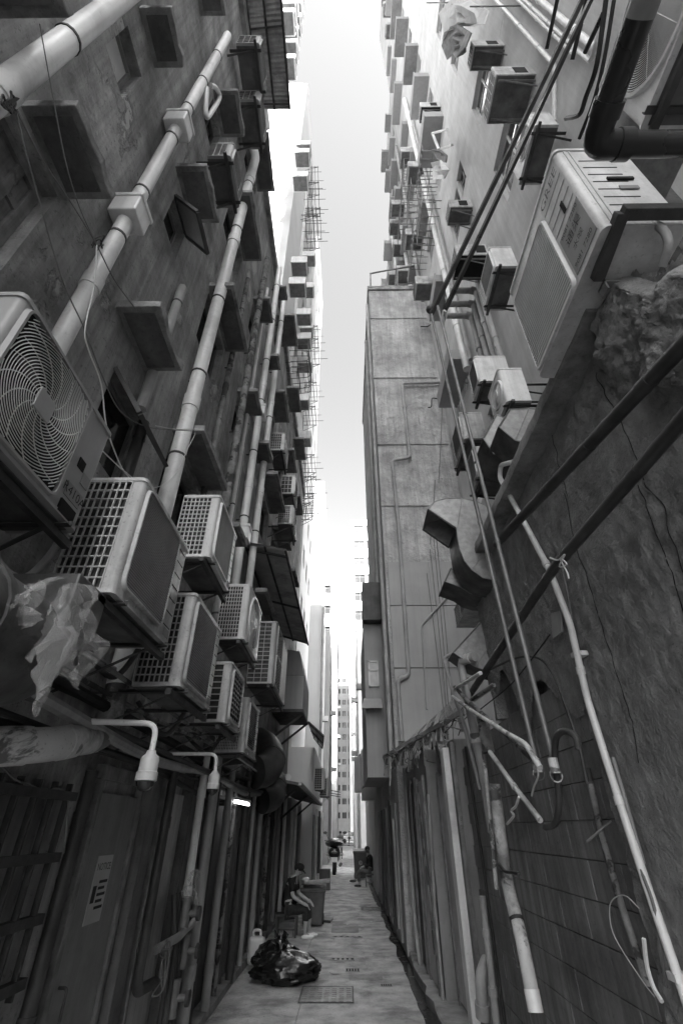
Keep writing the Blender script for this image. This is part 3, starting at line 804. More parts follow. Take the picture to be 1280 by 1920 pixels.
    if bracket:
        wx = (XL if sgn>0 else XR) if wallx is None else wallx
        for y in (y0+W*.12,y1-W*.12):
            q=MB(); q.bar((wx,y,z0-.02),(X+sgn*.03,y,z0-.02),.04,.006); q.bar((wx,y+.02,z0-.005),(X+sgn*.03,y+.02,z0-.005),.006,.03)
            q.bar((wx,y,z0-.32),(X-sgn*.08,y,z0-.03),.03,.006); q.build('bracket','steel_dark',t,smooth=False)
        q=MB(); q.bar((X-sgn*.05,y0-.06,z0-.05),(X-sgn*.05,y1+.05,z0-.05),.04,.04); q.build('rail','steel_dark',t,smooth=False)
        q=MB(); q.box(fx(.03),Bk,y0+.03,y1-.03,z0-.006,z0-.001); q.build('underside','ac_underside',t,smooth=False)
    return t

# ------------------------------------------------------------------ left condensers
A=condenser('large grey condenser with spiral fan guard at the left picture edge',-1.4,1.14,2.04,3.12,3.80,.36,1,'spiral','ac_grey',side='plain',gy=(.06,.70),gz=(.06,.95))
q=MB(); q.box(-1.4,-1.396,1.93,2.0,3.36,3.43); q.build('refrigerant_label','sticker_grey',A,smooth=False)
lettering(A,'R410A',(-1.394,1.92,3.27),(0,1,0),(0,0,1),.075)
q=MB(); q.box(-1.4,-1.396,1.845,1.99,3.23,3.31); q.build('label_plate','sticker_grey',A,smooth=False)
q=MB(); q.box(-1.4,-1.395,1.86,1.92,3.42,3.48); q.build('vent_slot','shadow_black',A,smooth=False)
q=MB(); q.box(-1.4,-1.39,1.84,1.98,3.13,3.2); q.build('handle_recess','shadow_black',A,smooth=False)
condenser('white condenser with coil lattice and louvred front nearest the hanging plastic',-1.25,2.30,3.23,2.90,3.68,.36,1,'louvre','ac_casing_old',gy=(.07,.74),gz=(.10,.94),nslat=40,cells=(7,11))
condenser('white louvred condenser just right of the thick downpipe',-1.25,3.76,4.60,3.92,4.62,.36,1,'louvre','ac_casing',gy=(.07,.76),gz=(.08,.93),cells=(7,13),nslat=34)
condenser('white louvred condenser below and behind the nearest lattice one',-1.2,3.46,4.36,2.70,3.42,.34,1,'louvre','ac_casing_old',gy=(.07,.76),gz=(.08,.93),cells=(7,12),nslat=34)
condenser('white condenser with round fan guard under the sagging awning',-1.2,5.36,6.34,3.70,4.40,.34,1,'fan','ac_casing',gy=(.12,.82),gz=(.06,.96),cells=(8,13),nslat=16)
condenser('small cream condenser with slotted side and few front slats',-1.2,4.95,5.66,2.72,3.31,.30,1,'lines','ac_casing_old',gy=(.14,.88),gz=(.10,.90),cells=(2,9))
condenser('tall grey two fan condenser below the sagging awning edge',-1.2,7.80,9.6,3.80,4.85,.42,1,'lines','ac_grey',double=True,gy=(.10,.46),cells=(3,14))
condenser('short condenser with mesh side low behind the cream one',-1.25,6.3,7.2,2.62,3.25,.36,1,'louvre','ac_casing_old',gy=(.1,.7),cells=(14,18),nslat=20)
condenser('grey weathered condenser high beside the thin downpipe',-1.45,2.35,2.95,9.0,9.42,.3,1,'louvre','ac_grey',gy=(.1,.7),cells=(3,9),nslat=14)
condenser('tiny pale condenser on the wall beyond the left downpipes',-1.35,9.9,10.7,9.2,9.8,.36,1,'louvre','ac_casing',cells=(3,4),nslat=14)
condenser('pale condenser on strut bracket beyond the left downpipes',-1.3,9.6,10.5,8.05,8.6,.36,1,'louvre','ac_casing_old',cells=(6,9),nslat=14)
condenser('grey condenser hanging over the roof edge of the left tenement',-1.45,2.6,3.3,12.2,12.7,.38,1,'louvre','ac_grey',cells=(3,4),nslat=12)
condenser('grey condenser in the shade of the high corrugated awning',-1.4,2.0,2.7,12.7,13.2,.38,1,'louvre','ac_grey',cells=(3,4),nslat=12)
condenser('white condenser on the low annex wall beyond the shops',-.85,20.0,20.9,3.05,3.75,.34,1,'louvre','ac_casing',cells=(3,9),nslat=12,wallx=-1.1)
condenser('dark condenser right of the white one on the low annex',-.75,22.2,23.0,2.95,3.6,.34,1,'louvre','ac_grey',cells=(3,9),nslat=12,wallx=-1.1)
condenser('wall condenser with round fan over the middle left hood',-1.45,8.3,9.1,9.3,9.85,.33,1,'fan','ac_casing_old',cells=(5,6),nslat=8)

# ------------------------------------------------------------------ left drain pipes
vpipe('fat white drain pipe crossing the upper left corner',-1.72,PX(127,75,-1.72).y,3.7,9.5,.072,'pvc_white',clamps=(PX(127,75,-1.72).z,7.9),wallx=XL,joints=(8.4,PX(4,180,-1.72).z))
vpipe('white drain pipe with two square hopper boxes on the left facade',-1.76,1.77,3.9,11.9,.062,'pvc_white',clamps=(5.66,6.45,7.7,8.6,9.6,10.8),joints=(5.0,),wallx=XL,boxes=(6.02,8.05))
vpipe('thick white drain pipe running down beside the lattice condensers',-1.74,3.66,2.7,12.6,.085,'pvc_white',joints=(5.85,9.55,11.9),clamps=(5.05,6.35,7.9,9.9,11.6),wallx=XL,top=[(-1.74,3.66,12.9),(-1.86,3.45,13.4)])
vpipe('short dark pipe left of the thick downpipe',-1.82,2.9,4.95,6.9,.05,'pvc_grey',clamps=(6.6,),wallx=XL)
vpipe('short dark pipe under the second open sash',-1.82,3.02,3.6,4.9,.05,'pipe_dark',clamps=(4.7,),wallx=XL)
vpipe('rusty flaking iron pipe on the left facade',-1.74,5.5,4.9,12.6,.062,'pipe_rust',joints=(6.1,8.9,10.6,11.2,7.2),clamps=(7.25,9.3),wallx=XL)
vpipe('white drain pipe second right of the rusty one',-1.74,6.68,4.9,14.4,.07,'pvc_white',joints=(7.0,9.7,12.3),clamps=(6.3,7.8,9.2,10.5,12.0,13.5),wallx=XL,boxes=(5.95,8.85))
vpipe('white drain pipe farthest right on the left facade',-1.74,7.65,5.2,14.4,.068,'pvc_white',joints=(7.6,10.2,13.0),clamps=(6.6,8.5,9.7,11.4,13.4),wallx=XL)
vpipe('thin blackened pipe just left of the rusty one',-1.8,4.75,5.0,10.4,.042,'pipe_rust',joints=(6.4,7.4,8.4),clamps=(7.9,9.4),wallx=XL)
vpipe('thin pale conduit between rusty and white pipes',-1.82,6.15,5.0,12.5,.035,'pvc_white',joints=(7.4,9.9),clamps=(6.2,8.8),wallx=XL)
vpipe('thin grey conduit hugging the left facade at the middle',-1.84,6.35,5.0,11.5,.028,'pvc_grey',clamps=(8.2,),wallx=XL)
vpipe('short white pipe dropping through the sagging awning',-1.7,5.85,3.2,5.2,.07,'pvc_grey',joints=(4.9,),clamps=(4.2,),wallx=XL)
# ------------------------------------------------------------------ right: rough ground floor wall
rw_=random.Random(21)
def fbm(p,o=4):
    return sum(noise.noise(Vector(p)*(2**i))*(.5**i) for i in range(o))
def wall_x(y,z):
    d=.014*fbm((y*1.6,z*1.6,3.1),3)+.014*noise.noise(Vector((y*13,z*13,1)))*max(0,.4+noise.noise(Vector((y*1.3,z*1.1,6))))*2+.010*abs(noise.noise(Vector((y*26,z*26,4))))+.004*noise.noise(Vector((y*45,z*42,4)))
    return 1.49+d
def ztop(y): return 4.31 if y>1.36 else 4.31-(1.36-y)*1.6+.10*noise.noise(Vector((y*7,3,3)))
GW=thing('rough_wall','rough trowelled plaster wall with broken upper edge on the right','wall',(1.6,2,0))
m=MB(); ny,nz=230,190; Y0,Y1,Z0,Z1=.15,5.0,0,4.22; vs_=[];fs_=[]
for i in range(ny+1):
    for j in range(nz+1):
        y=Y0+(Y1-Y0)*i/ny; z=Z0+(Z1-Z0)*j/nz
        vs_.append((wall_x(y,z),y,z))
for i in range(ny):
    for j in range(nz):
        y=Y0+(Y1-Y0)*(i+.5)/ny; z=Z0+(Z1-Z0)*(j+.5)/nz
        if y>3.12+.05*noise.noise(Vector((z*3,1,1))) and z<2.55+.45*noise.noise(Vector((y*2.3,4,1)))+.25*(y-3.2): continue
        if z>ztop(y)+.03: continue
        a=i*(nz+1)+j; fs_.append((a,a+nz+1,a+nz+2,a+1))
m.add(vs_,fs_); m.build('plaster_face','rough_plaster',GW)
m=MB(); m.box(1.602,XR-.012,3.0,5.0,2.72,4.198); m.box(1.60,XR-.01,-3.0,1.25,0,2.5); m.box(1.60,XR-.01,1.25,3.05,0,4.2); m.box(1.52,1.6,-3,.16,0,2.5); m.build('core','rough_plaster',GW,smooth=False)
# end of the wall where it breaks off
m=MB(); rings=[]
for k in range(15):
    z=2.75+1.46*k/14; o=.10*noise.noise(Vector((z*3,2,2)))+.08*(z-3.3)*-1
    rings.append([(wall_x(4.98,z)+.005,4.98,z),(1.5+.03*noise.noise(Vector((z*5,0,0))),5.03+o,z),(1.75,5.06+o,z),(1.75,4.9,z)])
m.loft(rings); m.build('broken_end','rough_plaster',GW)
# ledge along the top
m=MB(); rings=[]
for k in range(41):
    y=1.5+3.55*k/40; j=.012*noise.noise(Vector((y*7,0,0))); j2=.01*noise.noise(Vector((y*9,3,0)))
    rings.append([(1.6,y,4.19),(1.335+j,y,4.19+j2*.5),(1.33+j2,y,4.245+j*.4),(1.345+j,y,4.30+j2),(1.6,y,4.31)])
m.loft(rings); m.build('ledge','concrete_slab',GW)
# crumbled lumps of render at the break
BP=MB(); n_=110; vs_=[];fs_=[]
for i in range(n_+1):
    for j in range(n_+1):
        y=.55+1.3*i/n_; z=3.05+(ztop(y)+.06-3.05)*j/n_
        ed=.16*fbm((y*2.6,z*2.6,11),4)
        mk=max(0,min(1,(1.70-y-.42*max(0,3.95-z)+ed)/.16))*max(0,min(1,(z-3.25-.45*(1.75-y)*0+ed*1.3)/.2))
        rg=1-abs(fbm((y*2.2+2,z*3.0,5),4))*1.5; st=noise.noise(Vector((y*3+z*2,z*17+y*6,3)))
        x=1.50-mk*(.09+.035*rg+.026*st+.016*noise.noise(Vector((y*19,z*19,8)))+.008*noise.noise(Vector((y*41,z*41,8))))
        top=max(0,z-ztop(y)+.16); x+=top*top*5
        vs_.append((x,y,z-.2*top))
for i in range(n_):
    for j in range(n_):
        a=i*(n_+1)+j; fs_.append((a,a+n_+1,a+n_+2,a+1))
ytop=[(vs_[i*(n_+1)+n_]) for i in range(n_+1)]
BP.add(vs_,fs_); BP.loft([[Vector(p) for p in ytop],[Vector((1.62,p[1],p[2]+.02)) for p in ytop]],closed=False); BP.build('broken_render','rough_plaster',GW)
for k in range(0):
    y=rw_.uniform(.55,1.62); z=4.14-.25*max(0,1.1-y)+rw_.uniform(-.22,.10); r_=rw_.uniform(.04,.12)
    q=MB(); q.ball((wall_x(y,z)-.01,y,z),r_*.55,r_*1.2,r_*.8,12,8)
    q.v=[tuple(Vector(p)+Vector((noise.noise(Vector(p)*16),noise.noise(Vector(p)*16+Vector((5,0,0))),noise.noise(Vector(p)*16+Vector((0,9,0)))))*r_*.55) for p in q.v]
    q.build('render_lump','rough_plaster',GW)
# dark crack wires running down the plaster
for i,pts in enumerate(([(1055,925),(1075,1020),(1100,1100),(1130,1190),(1150,1260),(1175,1340),(1190,1430)],[(1190,910),(1215,970),(1240,1040),(1270,1155)],[(1200,905),(1240,960),(1262,1040),(1280,1110)],[(1105,690),(1130,740),(1170,820),(1200,900)],[(1030,815),(1045,870),(1060,930)])):
    q=MB(); q.tube([Vector((wall_x(w_.y,w_.z)-.003,w_.y,w_.z)) for w_ in spline([PX(u,v,1.474) for u,v in pts],6)],.0022,5); q.build('surface_cable','cable_black',GW)

# block wall below, every block its own piece
BW=thing('block_wall','dark blockwork panel between rough plaster and the doors','wall',(1.55,4.5,0))
m=MB(); m.box(1.55,XR-.01,3.02,6.9,0,2.72); m.build('backing','block_render',BW,smooth=False)
bm=None
for r_ in range(13):
    for c_ in range(-1,9):
        y0=3.05+.42*c_+(.21 if r_%2 else 0); y1=y0+.415
        y0c=max(3.05,y0); y1c=min(6.9,y1)
        if y1c-y0c<.05: continue
        z0=.05+.205*r_
        q=MB(); x=1.515+rw_.uniform(-.003,.003); q.box(x,1.549,y0c+.0025,y1c-.0025,z0+.0025,z0+.2025); q.build('block','block_render',BW,smooth=False,bevel=.002)

# low sheds with doors beyond
SH=thing('low_shed','row of low metal and timber sheds lining the right side','building',(1.6,9,0))
m=MB(); m.box(1.42,XR-.01,6.9,8.3,0,2.85); m.box(1.24,XR-.01,8.3,11.08,0,2.9); m.build('wall','door_paint',SH,smooth=False)
def shed_panel(y0,y1,z0,z1,X,mt,nm='door_panel',hand=False):
    q=MB(); q.box(X-.03,X,y0,y1,z0,z1); d=q.build(nm,mt,SH,smooth=False,bevel=.006)
    for yy in (y0,y1):
        f=MB(); f.box(X-.05,X,yy-.03,yy+.03,z0-.05,z1+.06); f.build('jamb','wood_old',SH,smooth=False,bevel=.004)
    if hand:
        f=MB(); f.box(X-.06,X-.03,y0+.05,y0+.08,.9,1.1); f.build('hinge','steel_grey',d,smooth=False)
        f=MB(); f.box(X-.045,X-.03,y0+.03,y0+.10,.45,.7); f.build('hinge_plate','steel_grey',d,smooth=False)
shed_panel(7.25,8.12,.1,2.5,1.41,'door_light',hand=True)
shed_panel(8.5,9.3,.1,2.5,1.23,'door_light',hand=True)
shed_panel(9.6,10.2,.1,2.55,1.23,'panel_dark')
shed_panel(10.35,10.95,.1,2.5,1.23,'door_paint')
q=MB(); q.box(1.28,1.40,6.93,7.16,.02,2.75); q.build('white_post','pvc_white',SH,smooth=False,bevel=.01)
q=MB(); q.box(1.36,1.41,6.80,6.92,.02,2.8); q.build('timber_post','wood_old',SH,smooth=False,bevel=.006)
for y in (11.6,12.6,13.7,14.9,16.2,17.6):
    q=MB(); q.box(1.0,1.045,y,y+.75,.1,2.3); q.build('door_panel','door_paint' if int(y)%2 else 'panel_dark',SH,smooth=False,bevel=.006)

# ------------------------------------------------------------------ right: pipes and poles
RX=1.40
def rp(pts,X): return [PX(u,v,X) for u,v in pts]
hpath('conduit','long white conduit bending down the rough plaster wall','pipe',rp([(962,866),(938,872),(936,895),(985,985),(1030,1070),(1068,1170)],RX)+rp([(1100,1310),(1150,1470),(1205,1640),(1290,1890)],1.44),.021,'pvc_white',.05,10,(.18,.42,.62,.8))
hpath('conduit','thin grey conduit just right of the long white one','pipe',rp([(1148,1420),(1180,1530),(1206,1620)],1.46),.010,'pvc_grey')
def pole(label,pts,X,r,rings,m='bamboo'):
    return hpath('pole',label,'pole',rp(pts,X),r,m,.02,14,rings,'bamboo',None,1.07)
pole('upper dark bamboo pole slanting across the rough plaster wall',[(1300,625),(930,1020)],1.30,.034,(.12,.34,.36,.55,.8))
pole('lower dark bamboo pole tied with white string',[(1300,762),(1040,1062),(874,1312)],1.30,.031,(.1,.3,.5,.72,.9))
wire('string_tie','frayed white string knotted round the lower bamboo pole',[PX(u,v,1.24) for u,v in ((1030,1046),(1045,1050),(1058,1040),(1048,1062),(1062,1058),(1050,1048),(1062,1072),(1066,1085))],.005,'cable_white',cat='string')
wire('strap','narrow strap hanging down from the knotted string',rp([(1050,1055),(1062,1110),(1080,1220),(1095,1320)],1.45),.007,'cable_grey',cat='strap')
r1a=PX(806,580,1.2); r1b=PX(820,574,1.22)
hpath('rod','left one of two long grey rods hanging to the blockwork','rod',[r1a,PX(1004,1425,1.22)],.017,'steel_grey',n=10,rings=(.02,.33,.66))
hpath('rod','right one of two long grey rods hanging to the blockwork','rod',[r1b,PX(1036,1425,1.24)],.017,'steel_grey',n=10,rings=(.02,.4,.7))
st=thing('steel_strut','long black steel angle strut slanting from the facade to the rods','strut',tuple(r1a))
e=PX(1100,-20,2.9)
q=MB(); q.bar(r1a+Vector((0,0,-.12)),e,.055,.05); q.build('angle_bar','steel_dark',st,smooth=False,bevel=.004)
e2=e+Vector((.12,0,.05)); q=MB(); q.bar(r1b+Vector((.08,0,-.1)),e2,.045,.05); q.build('angle_bar','pipe_black',st,smooth=False)
q=MB(); q.ball(r1a,.06,.06,.06); q.build('joint','steel_dark',st)
# plumbing cluster above the doors
hpath('pipe','grey pipe with flaking white elbow above the doors','pipe',[PX(890,1232,1.32),PX(862,1238,1.22),PX(880,1330,1.25),PX(905,1450,1.3),PX(922,1560,1.34)],.042,'pvc_grey',.10,14,(.06,.10,.55),'pvc_peeling')
hpath('pipe','thin grey bent pipe left of the flaking elbow','pipe',[PX(846,1226,1.3),PX(831,1234,1.2),PX(846,1290,1.2),PX(870,1360,1.24),PX(900,1480,1.3)],.02,'pvc_grey',.05)
hpath('pipe','short light pipe slanting up behind the conduits','pipe',rp([(852,1292),(900,1262)],1.2),.018,'pvc_peeling')
hpath('pipe','crusted conduit running from the elbow to the left rod','pipe',rp([(852,1288),(880,1318),(950,1378),(1002,1428)],1.2),.019,'pipe_rust',.05,10,(.3,.7))
hpath('pipe','crusted conduit running below the first to the right rod','pipe',rp([(848,1306),(880,1330),(945,1372),(985,1395),(1012,1440)],1.17),.018,'pvc_peeling',.06,10,(.25,.6))
hpath('pipe','short light pipe stub pointing at the rough wall','pipe',rp([(868,1322),(925,1285)],1.22),.017,'pipe_rust')
hpath('pipe','second short stub behind the crusted conduits','pipe',[PX(885,1312,1.25),PX(925,1285,1.45)],.026,'pvc_grey')
hpath('pipe','fat crusted pipe stub where thin white pipes branch','pipe',rp([(903,1345),(916,1412)],1.22),.05,'pipe_rust',.02,14)
hpath('pipe','thin white pipe hanging straight from the crusted stub','pipe',rp([(906,1408),(918,1530),(930,1666)],1.20),.017,'pvc_peeling')
hpath('pipe','thin white pipe slanting right to an open end','pipe',rp([(918,1410),(960,1470),(1012,1538)],1.18),.018,'pvc_peeling',.03,12,(.55,))
wire('frayed_cloth','frayed rag tied to the slanting thin pipe',rp([(972,1494),(966,1512),(958,1520),(962,1530),(950,1545)],1.15),.009,'cloth_pale',cat='rag')
wire('frayed_cloth','frayed cord hanging below the left rod',rp([(1005,1435),(1008,1455),(1000,1475),(996,1492)],1.2),.006,'cloth_pale',cat='cord')
for lb,u,v in (('rusty collar with wire loop at the foot of the left rod',1005,1432),('rusty collar at the foot of the right rod',1037,1432)):
    c=PX(u,v,1.22); q=MB(); q.cyl(c+Vector((0,0,-.05)),c+Vector((0,0,.03)),.028,n=12); q.tube(arc(c+Vector((0,0,-.06)),.035,0,2*math.pi,12,(1,0,0),(0,0,1)),.004,5); solo('pipe_collar',q,'pvc_peeling',lb,'collar')
hpath('hose','dark corrugated hose looping under the right rod','hose',spline(rp([(1084,1405),(1077,1380),(1056,1371),(1041,1386),(1040,1430),(1047,1500),(1040,1543),(1022,1551)],1.24),5),.019,'pipe_dark',.01,10)
wire('cable','dark cable arching from the ducts down behind the white conduit',rp([(905,1262),(960,1236),(1005,1233),(1035,1262),(1062,1330),(1085,1400),(1100,1470)],1.42),.009,'pipe_dark')
wire('cable','black cable tangle looping behind the crusted conduits',rp([(1030,1190),(985,1250),(950,1290),(900,1330),(880,1350)],1.4),.006,'cable_black')
PP=thing('drain_pipe','thick white pipe with torn dirty paint hanging before the blockwork','pipe',tuple(PX(1003,1895,1.2)))
pth=rp([(926,1470),(948,1650),(975,1750),(1004,1898)],1.22)
q=MB(); q.tube(bend(pth,.2),.046,16); q.build('pipe','pvc_peeling',PP)
q=MB(); q.tube([pth[2].lerp(pth[3],.72),pth[3]],.049,16,False); q.build('sleeve','pvc_white',PP)
c=pth[1].lerp(pth[2],.75); d_=(pth[2]-pth[1]).normalized(); q=MB(); q.cyl(c-d_*.01,c+d_*.01,.051,n=16); q.tube(spline([c+Vector((-.05,-.02,0)),c+Vector((-.05,-.04,-.1)),c+Vector((-.04,-.05,-.2)),c+Vector((-.06,-.05,-.24)),c+Vector((-.07,-.04,-.12))],4),.005,5); q.build('wire_clamp','steel_dark',PP)
hpath('hose','short black hose stub poking out by the thick torn pipe','hose',rp([(935,1620),(945,1634),(972,1638)],1.17),.012,'cable_black')
hpath('cable','thick black cable hugging the white door post','cable',rp([(872,1400),(905,1620),(946,1920)],1.36),.014,'cable_black')
hpath('pipe','grey waste pipe at the foot of the white door post','pipe',rp([(903,1680),(915,1780),(931,1925)],1.33),.032,'pvc_grey',.03,14,(.3,.75))
hpath('pipe','fat grey elbow going into the kerb by the doors','pipe',[PX(912,1800,1.36),PX(900,1830,1.26),PX(905,1905,1.26)],.055,'pvc_grey',.08,14,(.9,))
hpath('pipe','narrow pipe beside the first grey door','pipe',rp([(802,1490),(815,1700),(834,1915)],1.2),.02,'pvc_grey',.02,10,(.3,.6))
hpath('pipe','collared grey pipe further along the sheds','pipe',rp([(757,1440),(768,1600),(776,1712),(788,1822)],1.14),.03,'pvc_grey',.03,12,(.55,.6,.7,.78,.85))
hpath('pipe','grey pipe with many collars near the seated person','pipe',rp([(737,1535),(743,1640),(749,1742)],.99),.03,'pvc_grey',.03,12,(.45,.5,.62,.66,.8,.95))
hpath('pipe','dark pipe beside the many collared one','pipe',rp([(728,1500),(733,1640),(739,1718)],1.0),.03,'pipe_dark',.03,10,(.5,.8))
hpath('pipe','thin brown pipe running down between the sheds','pipe',rp([(782,1470),(800,1640),(815,1790)],1.19),.016,'pipe_rust')
wire('wire','thin pale wire looping over the blockwork',rp([(1226,1869),(1201,1836),(1153,1760),(1142,1717),(1146,1689),(1170,1679),(1197,1703)],1.42),.0028,'cable_white')
wire('strip','pale plastic strip curling at the foot of the white conduit',rp([(1206,1760),(1212,1810),(1224,1850),(1240,1878)],1.40),.010,'pvc_white',cat='strip')
wire('strap','flat dark strap beside the lower end of the white conduit',rp([(1200,1630),(1225,1700),(1240,1790),(1248,1850)],1.43),.008,'cable_grey',cat='strap')
hpath('pipe','black pipe in the joint between plaster and blockwork','pipe',rp([(1100,1440),(1125,1560),(1165,1700),(1215,1850)],1.50),.02,'pipe_rust',.02,10)
for lb,u,v in (('small pale bracket on the white conduit',1077,1227),('pale bracket holding the low end of the white conduit',1262,1832)):
    c=PX(u,v,1.43); q=MB(); q.box(c.x-.012,1.5,c.y-.035,c.y+.035,c.z-.015,c.z+.015); solo('pipe_bracket',q,'pvc_white',lb,'bracket',smooth=False,bevel=.003)
c=PX(1062,1600,1.5); hpath('pipe','bent reinforcing bar sticking out of the blockwork','rod',[PX(1145,1540,1.5),PX(1125,1556,1.42),PX(1100,1578,1.36)],.006,'steel_grey')
c=PX(1045,1190,1.46); q=MB(); q.prism([PX(1032,1150,1.45),PX(1048,1145,1.45),PX(1052,1185,1.44),PX(1036,1198,1.44)],(.012,0,0)); solo('loose_board',q,'pvc_grey','loose grey board tucked behind the white conduit','board')

# ------------------------------------------------------------------ right: galvanised ducts
def gooseneck(label,pairs,Y,dep,inner=True,m='galvanised',um='duct_dark'):
    t=thing('exhaust_duct',label,'duct',tuple(PY(*pairs[0][0],Y)))
    L=[PY(*a,Y) for a,b in pairs]; Rr=[PY(*b,Y) for a,b in pairs]; D=Vector((0,dep,0))
    q=MB()
    for i in range(len(L)-1): q.quad(L[i],L[i+1],Rr[i+1],Rr[i])
    q.build('side_sheet',m,t,smooth=False)
    q=MB()
    for i in range(len(L)-1): q.quad(L[i]+D,Rr[i]+D,Rr[i+1]+D,L[i+1]+D)
    q.build('back_sheet',m,t,smooth=False)
    q=MB(); n=len(L); q.loft([L,[p+D for p in L]],closed=False); q.build('lower_sheet',um,t)  # downward sheet gets a darker metal: its shade is put into the colour
    q=MB(); q.loft([Rr,[p+D for p in Rr]],closed=False); q.build('upper_sheet',m,t)
    q=MB(); q.tube(L,.007,5); q.tube(Rr,.007,5); q.build('seam',m,t)
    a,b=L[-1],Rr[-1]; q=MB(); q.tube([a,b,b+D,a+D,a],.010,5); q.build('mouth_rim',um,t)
    for f in (.35,.7):
        i=int(f*(n-1)); q=MB(); q.tube([L[i]+Vector((0,-.004,0)),Rr[i]+Vector((0,-.004,0))],.005,5); q.build('rib',m,t)
    return t
gooseneck('large galvanised gooseneck exhaust duct curling out over the alley',
  [((1010,1088),(1010,1000)),((940,1090),(972,1000)),((905,1083),(955,990)),((884,1068),(944,980)),((870,1050),(930,965)),((862,1030),(914,950)),((858,1010),(893,940)),((856,995),(865,934)),((856,988),(838,934)),((856,988),(815,940)),((854,990),(802,955))],4.2,.42)
gooseneck('smaller dark duct mouth under the large gooseneck',
  [((960,1120),(960,1085)),((900,1118),(905,1085)),((880,1112),(895,1080)),((862,1100),(880,1075)),((834,1090),(845,1066))],4.7,.4,um='duct_dark')
gooseneck('angular zigzag duct below the goosenecks',
  [((975,1270),(975,1200)),((930,1262),(945,1200)),((890,1250),(920,1205)),((868,1236),(905,1185)),((850,1223),(900,1168))],4.9,.3,um='duct_dark')
gooseneck('twin duct outlet left half below the large branded condenser',
  [((1010,862),(1005,800)),((960,862),(975,800)),((925,850),(960,790)),((906,822),(930,778))],3.2,.35,um='duct_dark')
gooseneck('twin duct outlet right half tucked under the ledge',
  [((1040,830),(1040,768)),((1000,835),(1010,768)),((965,825),(990,766)),((935,800),(955,768))],2.9,.3,um='duct_dark')
# big curved duct in the top right corner
T=thing('exhaust_duct','big curved galvanised duct in the top right corner','duct',(2.2,1.2,4.6))
a0=PY(1145,180,1.15); q=MB()
out=[PY(u,v,1.15) for u,v in ((1300,178),(1145,180),(1150,190),(1175,215),(1215,240),(1300,262))]
q.prism([tuple(p) for p in out],(0,.02,0)); q.build('side_sheet','galvanised',T,smooth=False)
low=[PY(u,v,1.17) for u,v in ((1145,180),(1150,190),(1175,215),(1215,240),(1300,262))]
q=MB(); q.loft([low,[p+Vector((0,.55,-.02)) for p in low]],closed=False); q.build('lower_sheet','galvanised',T)
q=MB(); q.tube(low,.008,5); q.build('seam','galvanised',T)
q=MB(); p0=PY(1150,330,1.75); p1=PY(1300,420,1.75); q.box(p0.x,p1.x,1.7,2.1,4.3,p0.z+.35); q.build('trunk','duct_dark',T,smooth=False)

# ------------------------------------------------------------------ right: condensers
G=condenser('large branded condenser with louvred front and advert sticker on the right ledge',1.24,1.08,1.97,4.22,5.16,.40,-1,'louvre','ac_casing',side='slots',gy=(.345,.965),gz=(.03,.80),nslat=27,bracket=False,slatm='cable_white',slath=.0062)
lettering(G,'GREE',(1.232,1.24,5.03),(0,-1,0),(0,0,1),.10,'ac_underside')
q=MB(); q.box(1.236,1.24,1.11,1.345,4.28,4.63); q.build('advert_sticker','sticker_grey',G,smooth=False)
for s_,zz,sz in (('9081 7280',4.60,.046),('通渠',4.515,.082),('水喉',4.42,.055),('9081 7280',4.325,.046)):
    lettering(G,s_,(1.2335,1.228,zz),(0,-1,0),(0,0,1),sz)
q=MB(); q.box(1.234,1.241,1.20,1.225,4.70,4.80); q.build('handle_slot','shadow_black',G,smooth=False)
q=MB()
for k in range(4):
    zz_=4.96-.09*k; q.box(1.237,1.2395,1.12,1.36,zz_,zz_+.004)
q.build('panel_grooves','ac_grey',G,smooth=False,kind='stuff')
q=MB(); q.box(1.45,1.55,1.07,1.075,4.62,4.655); q.build('name_plate','sticker_grey',G,smooth=False)
q=MB(); q.box(1.42,1.56,1.068,1.078,4.735,4.76); q.build('side_handle','shadow_black',G,smooth=False)
condenser('condenser with big concentric fan guard in the top right corner',1.8,.15,1.05,5.35,6.15,.4,-1,'fan','ac_casing',side='plain',gy=(.1,.9),gz=(.03,.97),nslat=26,wallx=3.3)
condenser('second branded condenser half hidden behind the steel frame at the right edge',1.78,.55,.98,4.3,4.62,.6,-1,'louvre','ac_casing',side='slots',bracket=False,nslat=8)
FR=thing('support_rack','dark steel angle frame around the large branded condenser','rack',(1.4,1.0,4.2))
for a,b in ((PX(1165,398,1.30),PX(1165,398,1.30)+Vector((.9,0,0))),(PX(1165,398,1.30),PX(1118,525,1.30)),):
    q=MB(); q.bar(a,b,.055,.055); q.build('bar','steel_dark',FR,smooth=False,bevel=.004)
q=MB(); c=PX(1122,530,1.32); q.box(c.x,c.x+.12,c.y-.03,c.y+.03,c.z-.04,c.z-.03); q.box(c.x,c.x+.01,c.y-.03,c.y+.03,c.z-.1,c.z-.03); q.build('channel_stub','steel_grey',FR,smooth=False)
hpath('hose','grey corrugated conduit curving behind the steel frame','hose',spline([PX(1172,432,1.5),PX(1200,418,1.5),PX(1235,425,1.5),PX(1252,455,1.5),PX(1240,500,1.5)],5),.02,'pvc_grey',.01)
GP=thing('gas_pipe','thick black gas pipe with elbow running over the large condenser','pipe',(1.15,.8,4.5))
k=PX(1112,272,1.12); q=MB(); q.tube(bend([Vector((1.12,-.6,k.z+.0)),k,k+Vector((1.9,0,0))],.10,6),.052,18); q.build('pipe','pipe_black',GP)
q=MB(); q.cyl(k+Vector((0,-.16,0)),k+Vector((0,-.10,0)),.064,n=18); q.cyl(k+Vector((.10,0,0)),k+Vector((.16,0,0)),.064,n=18); q.build('elbow_collar','pipe_black',GP)
